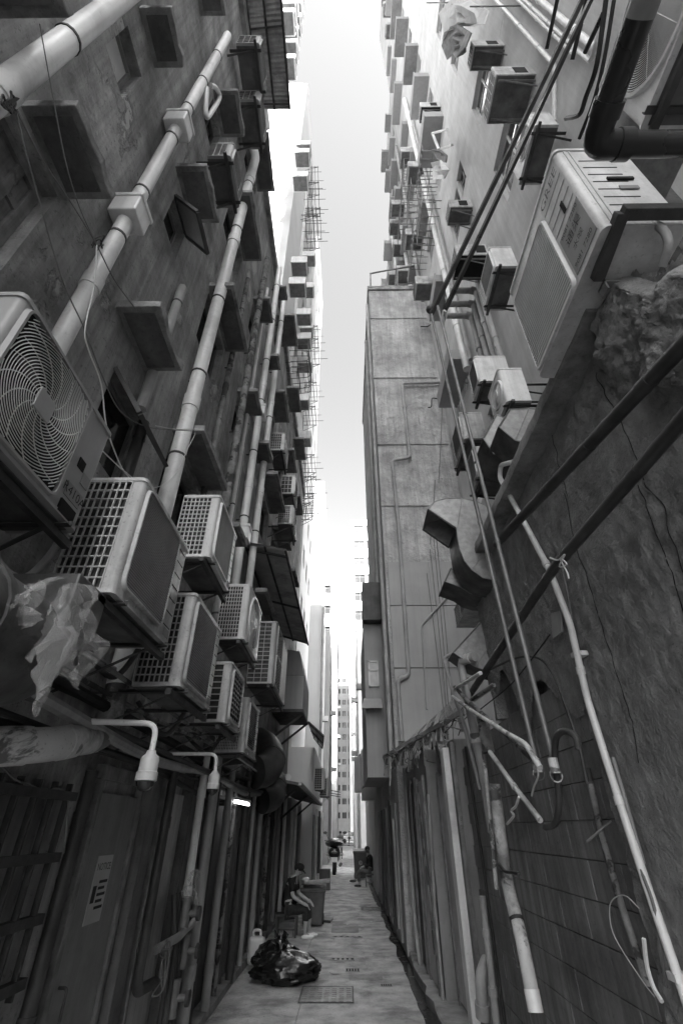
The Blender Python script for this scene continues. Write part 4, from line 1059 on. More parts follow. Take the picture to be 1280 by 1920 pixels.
q=MB(); c=k+Vector((0,0,0)); q.tube(bend([c+Vector((0,-.12,0)),c,c+Vector((.12,0,0))],.09,6),.058,18); q.build('elbow','pipe_black',GP)
q=MB(); q.tube([Vector((1.12,-.6,k.z)),Vector((1.12,PX(1175,24,1.1).y,k.z))],.0528,18,False); q.build('label_band','sticker_grey',GP)
lt=lettering(GP,'Towngas',Vector((0,0,0)),(1,0,0),(0,-1,0),.034,'print_black')
og=ORG[GP.name]
for v_ in lt.data.vertices:
    w_=v_.co+og; an=w_.x/.054-R(58); v_.co=Vector((1.12+.0545*math.sin(an),.30+w_.y*1.0,k.z-.0545*math.cos(an)))-og
def rac(label,X,pn,pf,h,dep,style='louvre',cas='ac_casing',side='plain',lift=0,**kw):
    """facade condenser from the near and far bottom front corners"""
    a=PX(*pn,X); b=PX(*pf,X); z=(a.z+b.z)/2+lift
    return condenser(label,X,a.y,b.y,z,z+h,dep,-1,style,cas,side=side,nslat=kw.pop('nslat',14),**kw)
rac('split condenser with dark underside below the upper right conduits',2.9,(1000,232),(974,350),.55,.36,'fan')
rac('white condenser with wire bracket hung above the vertical pipes',2.4,(928,497),(908,585),.6,.36,'louvre',wallx=3.4)
rac('white condenser under the three capped pipes',2.1,(903,728),(884,745),.6,.5,'louvre',wallx=3.4)
rac('pale condenser with round guard tucked left of the branded one',1.95,(955,770),(925,790),.6,.3,'fan',wallx=3.4)
rac('slatted condenser below the twin rods',2.1,(878,860),(846,850),.65,.4,'louvre',cas='ac_casing_old',wallx=3.4)
rac('half hidden white condenser above the long white conduit',1.9,(900,905),(880,920),.55,.4,'louvre',cas='ac_casing_old',wallx=3.4)
rac('small boxed condenser with dark coil on the peeling block face',2.35,(908,1140),(850,1140),.4,.4,'louvre',cas='ac_casing_old',bracket=False)
def window_ac(label,X,pn,pf,h=.42,um='ac_underside',grille=True):
    a=PX(*pn,X); b=PX(*pf,X); z=(a.z+b.z)/2
    t=thing('window_air_conditioner',label,'air conditioner',(X+.3,(a.y+b.y)/2,z))
    q=MB(); q.box(X,XR+.02,a.y,b.y,z+.012,z+h); q.build('casing','ac_casing_old',t,smooth=False,bevel=.012)
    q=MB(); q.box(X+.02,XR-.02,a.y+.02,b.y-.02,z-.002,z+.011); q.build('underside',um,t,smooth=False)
    q=MB(); q.box(XR-.35,XR-.12,a.y-.004,a.y+.002,z+h*.2,z+h*.85); q.build('side_vent','shadow_black',t,smooth=False)
    q=MB()
    for i in range(6): yy=a.y+.05+(b.y-a.y-.1)*i/5; q.box(X-.006,X+.004,yy-.006,yy+.006,z+.05,z+h-.05)
    for i in range(4): zz=z+.05+(h-.1)*i/3; q.box(X-.007,X+.003,a.y+.04,b.y-.04,zz-.006,zz+.006)
    q.build('front_grille','ac_grey',t,smooth=False,kind='stuff')
    q=MB(); q.box(X+.0005-.004,X+.0,a.y+.04,b.y-.04,z+.05,z+h-.05); q.build('coil','coil_fins',t,smooth=False)
    for yy in (a.y+.08,b.y-.08):
        q=MB(); q.bar((XR,yy,z-.03),(X+.05,yy,z-.02),.03,.03); q.bar((XR,yy,z-.35),(X+.15,yy,z-.03),.02,.02); q.build('bracket','steel_grey',t,smooth=False)
    return t
window_ac('boxed window cooler nearest the laundry on the right facade',2.75,(886,82),(882,138))
window_ac('large boxed window cooler with propped strut on the right facade',2.7,(928,136),(914,238),.5)
window_ac('boxed window cooler beside the small open casement',2.8,(843,386),(838,426))
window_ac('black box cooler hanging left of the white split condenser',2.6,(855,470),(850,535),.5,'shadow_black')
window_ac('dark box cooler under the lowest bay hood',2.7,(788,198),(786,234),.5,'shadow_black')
window_ac('pale box cooler above the block parapet',2.75,(766,590),(764,606),.4) if False else None
# vertical pipes on the right facade
def fpipe(label,pt,pb,X,r,m,foot=None):
    a=PX(*pt,X); b=PX(*pb,X); y=(a.y+b.y)/2
    p=[Vector((X,y,a.z+2)),Vector((X,y,b.z))]+([Vector((X,y,b.z))+Vector(foot)] if foot else [])
    return hpath('conduit',label,'pipe',p,r,m,.08,10,(.35,.55,.75))
fpipe('leftmost thin white conduit on the upper right facade',(930,5),(1040,118),3.3,.035,'pvc_white',(0,.5,-.7))
fpipe('second thin white conduit on the upper right facade',(985,5),(1072,108),3.3,.03,'pvc_white',(0,-.3,0))
fpipe('third thin white conduit on the upper right facade',(1000,2),(1102,130),3.3,.03,'pvc_white',(0,-.3,0))
fpipe('fourth slightly thicker white conduit on the upper right facade',(1018,2),(1115,95),3.3,.045,'pvc_white',(0,-.3,.1))
for i,(a,b) in enumerate((((1045,-5),(1024,92)),((1100,-5),(1072,112)),((1130,25),(1096,98)))):
    hpath('conduit',('left','middle','right')[i]+' black conduit crossing the white ones on the right facade','pipe',rp([a,b],3.15),.03,'pipe_black')
wire('cable','bundle of black cables dropping to the split condenser',rp([(1135,0),(1118,120),(1098,180),(1085,215),(1060,222)],2.6),.025,'cable_black')
wire('cable','second black cable beside the dropping bundle',rp([(1150,0),(1132,110),(1112,190),(1085,260)],2.6),.02,'cable_black')
for i,(u,v) in enumerate(((870,545),(866,570),(862,592))):
    c=PX(u,v,3.0)
    hpath('drain_pipe',('topmost','middle','lowest')[i]+' of three capped pipes jutting from the right facade','pipe',[c+Vector((-.35,0,.0)),c+Vector((.28,0,.0)),c+Vector((.28,0,-4.2))],.075,'pvc_grey',.1,14,(.12,.4))
for i,(u,v) in enumerate(((905,560),(915,600),(930,640))):
    c=PX(u,v,3.25); hpath('drain_pipe',('left','middle','right')[i]+' vertical pipe right of the three capped ones','pipe',[c+Vector((0,0,1.6)),c+Vector((0,0,-3.2))],.055,'pvc_grey',.1,12,(.3,.7))
vpipe('stout white drain pipe running up beside the bay hoods',3.28,8.15,12,34,.11,'pvc_white',joints=(14,17,20,23,26,29),name='drain_pipe')
vpipe('slim drain pipe next to the stout one on the right facade',3.3,7.85,12,30,.06,'pvc_grey',joints=(15,19,24),name='drain_pipe')
# laundry
def cloth(name,label,X,pix,m,amp=.08,seed=0,parent=None,cat='clothing'):
    """hanging garment: an outline in photo points, folded along its width"""
    pts=[PX(u,v,X) for u,v in pix]; cy=sum(p.y for p in pts)/len(pts); cz=sum(p.z for p in pts)/len(pts)
    rings=[]; n=len(pts)
    for k in range(6):
        s_=1-k/5*.97
        rings.append([Vector((X+amp*noise.noise(Vector((p.y*3*s_+seed,p.z*1.2*s_,k)))+.06*(1-s_), cy+(p.y-cy)*s_, cz+(p.z-cz)*s_)) for p in pts])
    back=[[p+Vector((.03+.05*(k_/5),0,0)) for p in r_] for k_,r_ in enumerate(rings)]
    q=MB(); q.loft(rings,cap=False); q.loft(back,cap=False); q.loft([rings[0],back[0]],cap=False)
    if parent is None: return solo(name,q,m,label,cat)
    return q.build(name,m,parent)
cloth('hanging_shirt','pale patterned shirt on the laundry line at the top right',2.6,[(826,25),(845,0),(880,2),(905,20),(908,45),(880,50),(860,48),(842,60),(832,90),(826,60)],'cloth_pale',.25,1)
cloth('hanging_trousers','grey trousers hanging below the patterned shirt',2.55,[(842,50),(858,45),(882,62),(878,88),(862,108),(852,100),(838,112),(830,85)],'cloth_grey',.2,4)
cloth('hanging_towel','dark towel hanging at the small open casement',2.9,[(810,280),(822,278),(838,292),(836,305),(820,298)],'cloth_grey',.1,6)
cloth('hanging_bag','pale carrier bag hanging under the open casement',2.75,[(812,305),(825,300),(838,318),(834,335),(815,337),(808,322)],'cloth_pale',.2,8,cat='bag')
q=MB(); q.tube([PX(820,5,2.6)+Vector((.9,0,0)),PX(820,5,2.6)+Vector((-.3,0,0))],.012,6); q.tube([PX(900,12,2.6)+Vector((.9,0,0)),PX(900,12,2.6)+Vector((-.2,0,0))],.012,6); q.tube([PX(820,5,2.6),PX(905,14,2.6)],.008,6); solo('laundry_rack',q,'steel_grey','steel laundry rack carrying the patterned shirt','rack')
q=MB()
a=PX(816,255,2.85)
for p,r_ in (((810,250),(838,243)),((838,243),(847,272)),((847,272),(822,280)),((822,280),(810,250))):
    q.bar(PX(*p,2.85),PX(*r_,2.95),.07,.05)
solo('open_casement',q,'window_frame_white','white casement window standing open on the right facade','window',smooth=False)

# ------------------------------------------------------------------ peeling block face
YB=10.99
hpath('drain_pipe','bent grey drain pipe stepping down the peeling block face','pipe',[PY(u,v,YB) for u,v in ((835,717),(753,719),(768,858),(735,863),(748,1000),(766,1268),(745,1274),(753,1390))],.05,'pvc_grey',.12,12,(.2,.45,.62,.75,.9))
for i,(a,b) in enumerate((((812,1000),(842,1345)),((818,1010),(850,1350)),((806,1030),(838,1345)),((800,1075),(832,1340)),((815,900),(806,1020)),((830,700),(822,905)))):
    wire('cable',('first','second','third','fourth','fifth','sixth')[i]+' cable counted from the right of the bundle down the block face',[PY(*a,YB+.03),PY((a[0]+b[0])/2+1,(a[1]+b[1])/2,YB+.03),PY(*b,YB+.03)],.012,'cable_grey')
wire('cable','sagging black cable loop on the upper block face',[PY(u,v,YB) for u,v in ((808,608),(800,612),(788,612))],.02,'cable_black')
wire('cable','sagging black cable loop on the middle block face',[PY(u,v,YB) for u,v in ((834,740),(825,748),(810,747),(808,762),(802,764))],.02,'cable_black')
hpath('conduit','slanting conduit on the metal cladding of the block','pipe',[PY(u,v,YB-.0) for u,v in ((848,1108),(790,1172),(800,1330))],.025,'sheet_cladding',.05)
RL=thing('railing','white pipe railing on the parapet of the peeling block','railing',(2,11.2,21))
for pts in (((695,545),(694,513),(720,508),(840,488)),((697,546),(775,530),(830,520))):
    q=MB(); q.tube([PY(u,v,11.3) for u,v in pts],.04,6); q.build('rail','steel_grey',RL)
for u in (694,745,800):
    q=MB(); q.tube([PY(u,545,11.3),PY(u,512-.19*(u-694),11.3)],.03,6); q.build('post','steel_grey',RL)
vpipe('long drain pipe down the left corner of the peeling block',1.0,11.6,3,20.6,.06,'pvc_grey',joints=(8,12,16),name='drain_pipe')
vpipe('second drain pipe along the alley side of the peeling block',.98,13.0,7.9,20,.07,'pvc_grey',joints=(10,14),name='drain_pipe')
q=MB(); q.box(.5,1.045,12.9,13.6,6.85,8.05); DB=solo('balcony_box',q,'panel_dark','dark metal box jutting from the alley side of the peeling block','box',smooth=False,bevel=.015)
w=MB(); w.box(.56,.58,13.15,13.2,5.0,5.1)
# window with curtain on the annex
fm=MB(); x0,x1,z0,z1=.62,.90,5.05,5.75
for b in ((x0,x0+.04,z0,z1),(x1-.04,x1,z0,z1),(x0,x1,z0,z0+.04),(x0,x1,z1-.04,z1),(x0,x1,z0+.42,z0+.46)): fm.box(b[0],b[1],13.14,13.2-.002*len(fm.v)/8,b[2],b[3])
wf=fm.build('window','window_frame_white',AN,smooth=False)
q=MB(); q.box(x0+.03,x1-.03,13.165,13.19,z0+.03,z1-.03); q.build('curtain','curtain',wf,smooth=False)
hd=MB(); hd.prism([(.40,12.9,4.45),(.95,12.9,4.45),(.95,13.2,4.75),(.48,13.2,4.75)],(0,.05,.02)); hd.build('hood','sheet_cladding',AN,smooth=False)
# broken awning
BA=thing('broken_awning','collapsed sheet metal awning heaped with rotten strips over the sheds','awning',(1.2,8.5,3))
A_,B_,C_,D_=Vector((1.47,6.3,3.06)),Vector((.74,10.4,3.0)),Vector((1.22,10.7,3.32)),Vector((1.5,6.9,3.34))
n=16; top=[];
for i in range(n):
    t0,t1=i/n,(i+1)/n
    a=A_.lerp(B_,t0); b=A_.lerp(B_,t1); c=D_.lerp(C_,t1); d=D_.lerp(C_,t0)
    j=Vector((rw_.uniform(-.08,.05),0,rw_.uniform(-.05,.05)))
    q=MB(); q.prism([a+j,b+j*.8,c,d],(0,0,.012)); q.build('roof_sheet','concrete_slab' if i%3 else 'corrugated',BA,smooth=False)
q=MB(); q.bar(A_+Vector((0,0,.02)),B_+Vector((0,0,.03)),.03,.06); q.build('edge_batten','pvc_grey',BA,smooth=False)
for i in range(90):
    t=rw_.random(); s_=rw_.random()**2*.8; p=A_.lerp(B_,t).lerp(D_.lerp(C_,t),s_); p.z-=.03
    l=rw_.uniform(.12,.5); q=MB(); d_=Vector((rw_.uniform(-.25,.15),rw_.uniform(-.5,.5),-rw_.uniform(.3,1)))*l
    q.bar(p,p+d_,rw_.uniform(.01,.05),rw_.uniform(.006,.02)); q.build('rotten_strip',rw_.choice(('wood_old','steel_dark','pvc_grey','concrete_slab')),BA,smooth=False)
for i in range(14):
    t=rw_.random(); p=A_.lerp(B_,t); q=MB(); pts=[p]
    for k in range(5): p=p+Vector((rw_.uniform(-.12,.12),rw_.uniform(-.25,.25),rw_.uniform(-.16,.06))); pts.append(p)
    q.tube(spline(pts,4),.006,5); q.build('dangling_wire','cable_black' if i%2 else 'cable_grey',BA)
# ------------------------------------------------------------------ left ground floor
GR=thing('window_grille','rusty iron bars over the boarded window at the lower left','grille',(-1.88,3.1,1.1))
for k in range(6):
    y=2.66+.19*k; q=MB(); q.bar((-1.86,y,1.06),(-1.86,y,2.1),.035,.02,(0,1,0)); q.build('bar','steel_dark',GR,smooth=False)
for z in (1.12,1.4,1.7,2.03):
    q=MB(); q.box(-1.885,-1.835,2.55,3.70,z-.025,z+.025); q.build('crossbar','steel_dark',GR,smooth=False)
D=thing('metal_door','flat grey metal door carrying a notice sign at the lower left','door',(-1.87,4.47,0))
q=MB(); q.box(-1.895,-1.865,4.09,4.86,.06,2.08); pn=q.build('panel','door_paint',D,smooth=False,bevel=.004)
for b in ((4.02,4.085,.05,2.16),(4.865,4.93,.05,2.16)):
    q=MB(); q.box(-1.9,-1.84,*b); q.build('jamb','wood_old',D,smooth=False,bevel=.005)
q=MB(); q.box(-1.9,-1.835,4.0,4.95,2.165,2.26); q.build('lintel','wood_old',D,smooth=False,bevel=.005)
q=MB(); q.tube(bend([(-1.865,4.2,1.0),(-1.81,4.2,1.0),(-1.81,4.2,.66),(-1.865,4.2,.66)],.03),.010,8); q.build('handle','pipe_dark',D)
q=MB(); q.box(-1.8645,-1.861,4.33,4.60,1.28,1.68); nt=q.build('notice_sign','sticker',D,smooth=False)
lettering(D,'NOTICE',(-1.8600,4.465,1.61),(0,1,0),(0,0,1),.064)
q=MB(); q.box(-1.8608,-1.8600,4.355,4.415,1.40,1.50); q.build('pictogram','print_black',nt,smooth=False)
for k in range(5):
    q=MB(); z=1.52-.038*k; q.box(-1.8608,-1.8600,4.44,4.58-(.03 if k%2 else 0),z-.009,z+.009); q.build('text_line','print_black',nt,smooth=False)
vpipe('dark half sunk pipe between barred window and notice door',-1.86,3.87,.0,2.2,.045,'pipe_dark',joints=(.9,1.9),name='drain_pipe')
PL=thing('pilaster','dark rendered pilaster right of the notice door','pilaster',(-1.85,5.1,0))
q=MB(); q.box(-1.9,-1.78,4.97,5.2,0,2.5); q.build('shaft','dark_render',PL,smooth=False,bevel=.01)
q=MB(); q.box(-1.9,-1.76,4.95,5.22,2.3,2.42); q.build('cap','dark_render',PL,smooth=False,bevel=.01)
vpipe('dark pipe with bottom elbow right of the notice door',-1.72,5.3,.75,2.5,.042,'pipe_dark',joints=(1.9,),name='drain_pipe',bottom=[(-1.72,5.75,.72)])
vpipe('white pipe running to the ground past the valves',-1.66,6.75,0,3.0,.06,'pvc_grey',joints=(2.3,.6),name='drain_pipe')
vpipe('white ribbed pipe beside the valve cluster',-1.7,6.35,.9,2.6,.045,'pvc_white',joints=(1.3,2.2),name='drain_pipe')
SHL=thing('shop_back','row of shuttered back doors and panels along the left','shopfront',(-1.88,10,0))
rl=random.Random(9)
y=5.35
while y<16.6:
    w=rl.uniform(.65,1.25)
    mt=rl.choice(('door_paint','panel_dark','door_light','wood_old','door_paint'))
    q=MB(); x=XL+rl.uniform(.02,.07); q.box(XL,x,y+.03,y+w-.03,.06,rl.uniform(2.1,2.45)); dd=q.build('door_panel',mt,SHL,smooth=False,bevel=.006)
    if rl.random()<.6:
        q=MB(); q.box(x,x+.03,y+w*.78,y+w*.82,.9,1.08); q.build('handle','steel_grey',dd,smooth=False)
    q=MB(); q.box(XL,XL+.12,y-.03,y+.03,0,2.5); q.build('post',rl.choice(('dark_render','wood_old','pvc_grey')),SHL,smooth=False,bevel=.006)
    y+=w
for i,(yy,r_,mt) in enumerate(((7.35,.04,'pipe_dark'),(7.9,.055,'pvc_grey'),(8.5,.035,'pipe_rust'),(9.3,.06,'pipe_dark'),(10.1,.04,'pvc_grey'),(11.2,.05,'pvc_grey'),(12.2,.04,'pipe_rust'),(13.2,.06,'pipe_dark'),(14.3,.05,'pvc_grey'),(15.6,.05,'pvc_white'))):
    nm=('first','second','third','fourth','fifth','sixth','seventh','eighth','ninth','tenth')[i]
    vpipe(nm+' pipe past the valves along the left back doors',-1.74+rl.uniform(-.04,.06),yy,.02,rl.uniform(2.3,2.8),r_,mt,joints=(rl.uniform(.4,1),rl.uniform(1.4,2.1)),name='drain_pipe')
# valves
VC=thing('valve_cluster','cluster of pipes and stop valves low on the left wall','valves',(-1.7,6.0,.3))
q=MB(); q.tube(bend([(-1.72,5.65,.95),(-1.6,5.9,1.0),(-1.6,6.4,1.05)],.05),.035,10); q.build('pipe','pvc_grey',VC)
for (yy,zz) in ((6.1,.55),(6.25,.85),(6.1,1.15)):
    q=MB(); q.cyl((-1.62,yy,zz-.13),(-1.62,yy,zz+.13),.05,n=12); q.cyl((-1.62,yy,zz),(-1.48,yy,zz),.028,n=10); q.build('valve_body','steel_grey',VC)
    q=MB(); q.cyl((-1.5,yy,zz),(-1.47,yy,zz),.06,n=10); q.build('handwheel','steel_dark',VC)
for yy in (6.0,6.12,6.26):
    q=MB(); q.tube(bend([(-1.64,yy,.0),(-1.64,yy,.9),(-1.75,yy+.05,1.3)],.05),.03,8); q.build('pipe','pipe_dark',VC)
wire('cord_bundle','tangle of frayed cord hung over a pipe left of the valves',[(-1.6+rl.uniform(-.06,.06),5.6+rl.uniform(-.12,.12),.95+rl.uniform(-.28,.1)) for k in range(22)],.006,'cable_grey',cat='cord')
# pipes and cables bunched under the condensers
for i in range(9):
    z=2.25+.07*i; x=-1.78+.05*(i%4)
    pts=[(x+rl.uniform(-.04,.04),2.2+2.3*k+rl.uniform(-.2,.2),z+rl.uniform(-.07,.07)) for k in range(6)]
    nm=('lowest','second lowest','third lowest','fourth lowest','middle','fourth highest','third highest','second highest','highest')[i]
    hpath('service_pipe',nm+' of the horizontal pipes bunched above the left doors','pipe',spline(pts,3),rl.choice((.018,.028,.04)),rl.choice(('pipe_dark','pvc_grey','pipe_rust','cable_black')),.02,8)
# large dark round duct and box
RD=thing('round_duct','large sooty round duct elbow at the left edge','duct',(-1.5,1.6,2.5))
path=[Vector((-1.52,.5,2.5)),Vector((-1.52,1.5,2.5)),Vector((-1.54,2.0,2.52)),Vector((-1.66,2.26,2.62)),Vector((-1.9,2.35,2.75))]
q=MB(); q.tube(spline(path,4),.26,22); q.build('elbow','duct_dark',RD)
q=MB(); q.tube([(-1.52,1.62,2.5),(-1.52,1.67,2.5)],.272,22); q.build('seam_ring','duct_dark',RD)
hpath('drain_pipe','grimy fat elbow pipe below the hanging plastic','pipe',[(-1.74,3.66,2.75),(-1.72,3.64,2.40),(-1.62,2.75,2.22),(-1.93,2.35,2.16)],.088,'pvc_peeling',.18,16,(.35,.55,.8),'pvc_peeling',None,1.07)
JB=thing('junction_box','dark dented sheet metal box under the nearest lattice condenser','box',(-1.4,2.2,2.6))
q=MB(); q.box(-1.62,-1.28,2.02,2.32,2.62,2.88); q.build('case','duct_dark',JB,smooth=False,bevel=.012)
q=MB(); q.box(-1.64,-1.26,2.0,2.34,2.60,2.625); q.build('flange','steel_dark',JB,smooth=False)
# plastic sheets
def film(label,pix,X,seed,thick=.0):
    nu,nv=26,34; vs_=[];fs_=[]
    tl,tr,br,bl=[PX(u,v,X) for u,v in pix]
    for j in range(nv+1):
        t=j/nv
        for i in range(nu+1):
            s_=i/nu
            p=tl.lerp(tr,s_).lerp(bl.lerp(br,s_),t)
            f=math.sin(s_*9+seed+2*noise.noise(Vector((s_*2,t*2,seed))))*.035*(.3+t)+.05*noise.noise(Vector((s_*3.1,t*3.7,seed)))+.045*(.4-abs(noise.noise(Vector((s_*5,t*6,seed+3)))))+.02*(.4-abs(noise.noise(Vector((s_*13,t*11,seed)))))
            e=.22*t*t*noise.noise(Vector((s_*2.6+seed,7,1)))
            vs_.append(p+Vector((f,.4*f,e)))
    for j in range(nv):
        for i in range(nu):
            a=j*(nu+1)+i; fs_.append((a,a+1,a+nu+2,a+nu+1))
    q=MB(); q.add(vs_,fs_); o=solo('plastic_bag',q,'plastic_film',label,'plastic bag')
    return o
film('torn clear plastic bag dangling below the lattice condenser, front piece',[(120,1090),(176,1098),(160,1250),(140,1235)],-1.16,2)
film('torn clear plastic bag dangling below the lattice condenser, longest strip',[(105,1100),(130,1092),(112,1285),(66,1245)],-1.18,5)
film('small crumpled plastic bag stuck on the pipe by the valves',[(356,1632),(372,1630),(368,1690),(348,1692)],-1.55,3)
film('grey plastic sheet hanging at the left edge under the round fan condenser',[(0,1130),(60,1080),(70,1130),(0,1190)],-1.28,11)
# security cameras
def dome_cam(label,wallp,elbow,end,s=1.0):
    t=thing('security_camera',label,'camera',tuple(end))
    q=MB(); q.tube(bend([wallp,elbow,end],.09*s,6),.018*s,10); q.build('arm','pvc_white',t)
    e=Vector(end)
    def ring(r_,z,n=18): return [e+Vector((r_*math.cos(2*math.pi*k/n),r_*math.sin(2*math.pi*k/n),z)) for k in range(n)]
    q=MB(); q.loft([ring(.026*s,.015*s),ring(.032*s,-.005*s),ring(.05*s,-.02*s),ring(.056*s,-.035*s),ring(.056*s,-.10*s),ring(.064*s,-.105*s),ring(.064*s,-.15*s),ring(.05*s,-.155*s)]); q.build('housing','plastic_white',t)
    q=MB(); q.loft([ring(.055*s*math.cos(a),-.155*s-.055*s*math.sin(a)) for a in (0,.4,.8,1.2,1.5)]); q.build('dome','glass_dark',t)
k1=PX(284,1412,-1.22)
dome_cam('dome security camera on a curved arm, nearest on the left',(-1.72,k1.y-.1,k1.z+.17),(k1.x,k1.y,k1.z+.17),k1)
k2=PX(403,1448,-1.22)
dome_cam('dome security camera on a curved arm, farther one by the pipes',(-1.72,k2.y-.05,k2.z+.15),(k2.x,k2.y,k2.z+.15),k2,.88)
# lit tube lamp and its hood
LM=thing('tube_lamp','lit fluorescent tube lamp over a left back door','lamp',(-1.55,7.9,2.55))
em=bpy.data.materials.new('lamp_glow'); em.use_nodes=True; b_=em.node_tree.nodes['Principled BSDF']; b_.inputs['Emission Color'].default_value=(1,1,1,1); b_.inputs['Emission Strength'].default_value=1.3; MAT['lamp_glow']=em
a=PX(440,1503,-1.62); b=PX(464,1508,-1.5)
q=MB(); q.cyl(a,b+Vector((0,.1,0)),.018,n=10); q.build('tube','lamp_glow',LM)
q=MB(); q.bar(a+Vector((-.01,0,.04)),b+Vector((-.01,.12,.04)),.08,.03); q.build('fitting','plastic_white',LM,smooth=False)
q=MB(); q.box(-1.9,-1.62,a.y+.05,a.y+.10,a.z-.05,a.z+.02); q.build('bracket','steel_dark',LM,smooth=False)
HD=thing('door_hood','black sloping metal hood before the lit lamp','awning',(-1.7,7.2,2.5))
q=MB(); q.prism([(-1.9,6.85,2.95),(-1.35,6.85,2.55),(-1.35,7.6,2.55),(-1.9,7.6,2.95)],(0,0,.02)); q.build('sheet','panel_dark',HD,smooth=False)
q=MB(); q.prism([(-1.9,6.85,2.95),(-1.35,6.85,2.55),(-1.9,6.85,2.5)],(0,.02,0)); q.build('cheek','panel_dark',HD,smooth=False)
# round ducts and flat awning farther on
for lb,y0,r_,z in (('black round duct end by the flat dark awning',9.9,.27,2.85),('second round duct lower behind the first black one',11.0,.22,2.45)):
    t=thing('round_duct',lb,'duct',(-1.4,y0,z)); q=MB(); q.tube(spline([(-1.85,y0+.7,z+.5),(-1.6,y0+.5,z+.35),(-1.45,y0+.2,z+.1),(-1.5,y0-.1,z-.1),(-1.65,y0-.3,z-.15)],4),r_,20); q.build('elbow','pipe_dark',t)
    q=MB(); q.tube([(-1.455,y0+.18,z+.09),(-1.445,y0+.23,z+.12)],r_*1.05,20); q.build('end_ring','steel_dark',t)
FA=thing('flat_awning','flat dark awning on struts above the seated man','awning',(-1.3,14,2.6))
q=MB(); q.prism([(-1.9,11.2,2.75),(-1.0,11.2,2.6),(-.95,20.2,2.55),(-1.9,20.2,2.75)],(0,0,.05)); q.build('deck','panel_dark',FA,smooth=False)
q=MB(); q.bar((-.98,11.2,2.63),(-.93,20.2,2.58),.08,.06); q.build('edge_tube','galvanised',FA,smooth=False)
for y in (12,15,18):
    q=MB(); q.bar((-1.88,y,2.0),(-1.1,y,2.6),.05,.05); q.build('strut','steel_dark',FA,smooth=False)
hpath('pipe','white round pipe end lying on the flat dark awning','pipe',[(-1.8,13,2.86),(-1.3,11.9,2.8)],.07,'pvc_white')
BX=thing('duct_box','big folded sheet metal duct box over the flat dark awning','duct',(-1.4,13.4,4.2))
q=MB(); q.box(-1.88,-1.1,12.6,14.4,4.35,5.2); q.prism([(-1.88,12.6,5.2),(-1.1,12.6,5.2),(-1.25,12.6,5.85),(-1.88,12.6,5.95)],(0,1.8,0)); q.build('case','sheet_cladding',BX,smooth=False,bevel=.02)
q=MB(); q.box(-1.89,-1.09,12.58,14.42,4.3,4.37); q.build('base','steel_dark',BX,smooth=False)
for y in (12.8,14.2):
    q=MB(); q.bar((-1.9,y,3.7),(-1.1,y,4.3),.05,.05); q.build('strut','steel_dark',BX,smooth=False)
corrugated('corrugated_awning','small torn corrugated awning on the low annex',(-1.3,20.9,4.95),(-1.3,17.5,4.95),(-.95,20.9,4.55),(-.75,17.5,4.5),14)
# wires on the left facade
wire('wire','pale wire trailing from the fat corner pipe to the lattice condenser',[PX(u,v,-1.6) for u,v in ((30,205),(50,290),(75,380),(100,470),(125,545),(158,615),(190,700),(225,770),(270,798),(310,805),(360,808))],.0045,'cable_grey')
wire('wire','grey wire looping from the corner pipe to the hood above the open sash',[PX(u,v,-1.62) for u,v in ((30,205),(80,300),(140,390),(182,460),(215,525),(255,580))],.0045,'cable_grey')
wire('wire','white wire dropping past the spiral fan condenser',[PX(u,v,-1.5) for u,v in ((182,460),(176,540),(160,615),(166,655),(190,720),(200,800),(225,870),(242,895))],.0045,'cable_white')
wire('wire','thin wire down from the topmost left hood to the knot',[PX(u,v,-1.6) for u,v in ((75,45),(90,130),(105,210),(125,310),(150,390),(182,460))],.0035,'cable_grey')
wire('wire','white wire looped round the thick downpipe above the condensers',[PX(u,v,-1.6) for u,v in ((252,912),(300,912),(335,882),(350,845),(366,808),(330,805),(290,798))],.004,'cable_white')
wire('wire','short white wire by the spiral fan condenser corner',[PX(u,v,-1.45) for u,v in ((192,845),(220,872),(250,897))],.004,'cable_white')
wire('wire_knot','knot of black wire tied round the fat corner pipe',[PX(20+rl.uniform(-22,20),192+rl.uniform(-18,22),-1.6) for k in range(16)],.006,'cable_black',cat='wire')
wire('wire_knot','knot of dark wire where the pale wires meet by the hopper pipe',[PX(182+rl.uniform(-10,14),455+rl.uniform(-14,14),-1.64) for k in range(12)],.004,'cable_black',cat='wire')
wire('cable','wavy cable over the barred window',[PX(u,v,-1.84) for u,v in ((0,1432),(30,1462),(55,1470),(85,1485),(105,1478),(125,1488),(128,1520),(120,1600))],.006,'cable_grey')
hpath('conduit','white flexible hose from the high grey condenser into the wall','hose',spline([PX(u,v,-1.7) for u,v in ((395,160),(405,165),(412,182),(400,205),(388,220),(386,200),(388,165))],4),.03,'pvc_white',.02)

# ------------------------------------------------------------------ far facades: coolers and drying racks
def cooler_proto(nm,cas,sgn):
    t=thing(nm,'proto','air conditioner')
    q=MB(); q.box(0,sgn*.75,-.35,.35,0,.5); q.build('casing',cas,t,smooth=False,bevel=.015)
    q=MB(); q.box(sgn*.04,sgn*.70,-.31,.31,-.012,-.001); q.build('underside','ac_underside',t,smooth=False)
    q=MB(); q.box(sgn*.751,sgn*.757,-.28,.28,.06,.44); q.build('grille','coil_fins',t,smooth=False)
    return t
pc=cooler_proto('window_air_conditioner','ac_casing',1)
spots=[(-2.6,p) for p in ((553,10),(549,28),(545,45),(561,25),(558,50),(553,75),(551,100),(547,130),(563,8))]
spots+=[(-2.45,p) for p in ((577,285),(575,300),(572,345),(570,505),(567,545),(586,490),(583,549),(578,600),(582,625),(578,645),(580,690),(574,760),(578,830))]
ORD=('topmost','second','third','fourth','fifth','sixth','seventh','eighth','ninth','tenth','eleventh','twelfth','thirteenth')
first=True
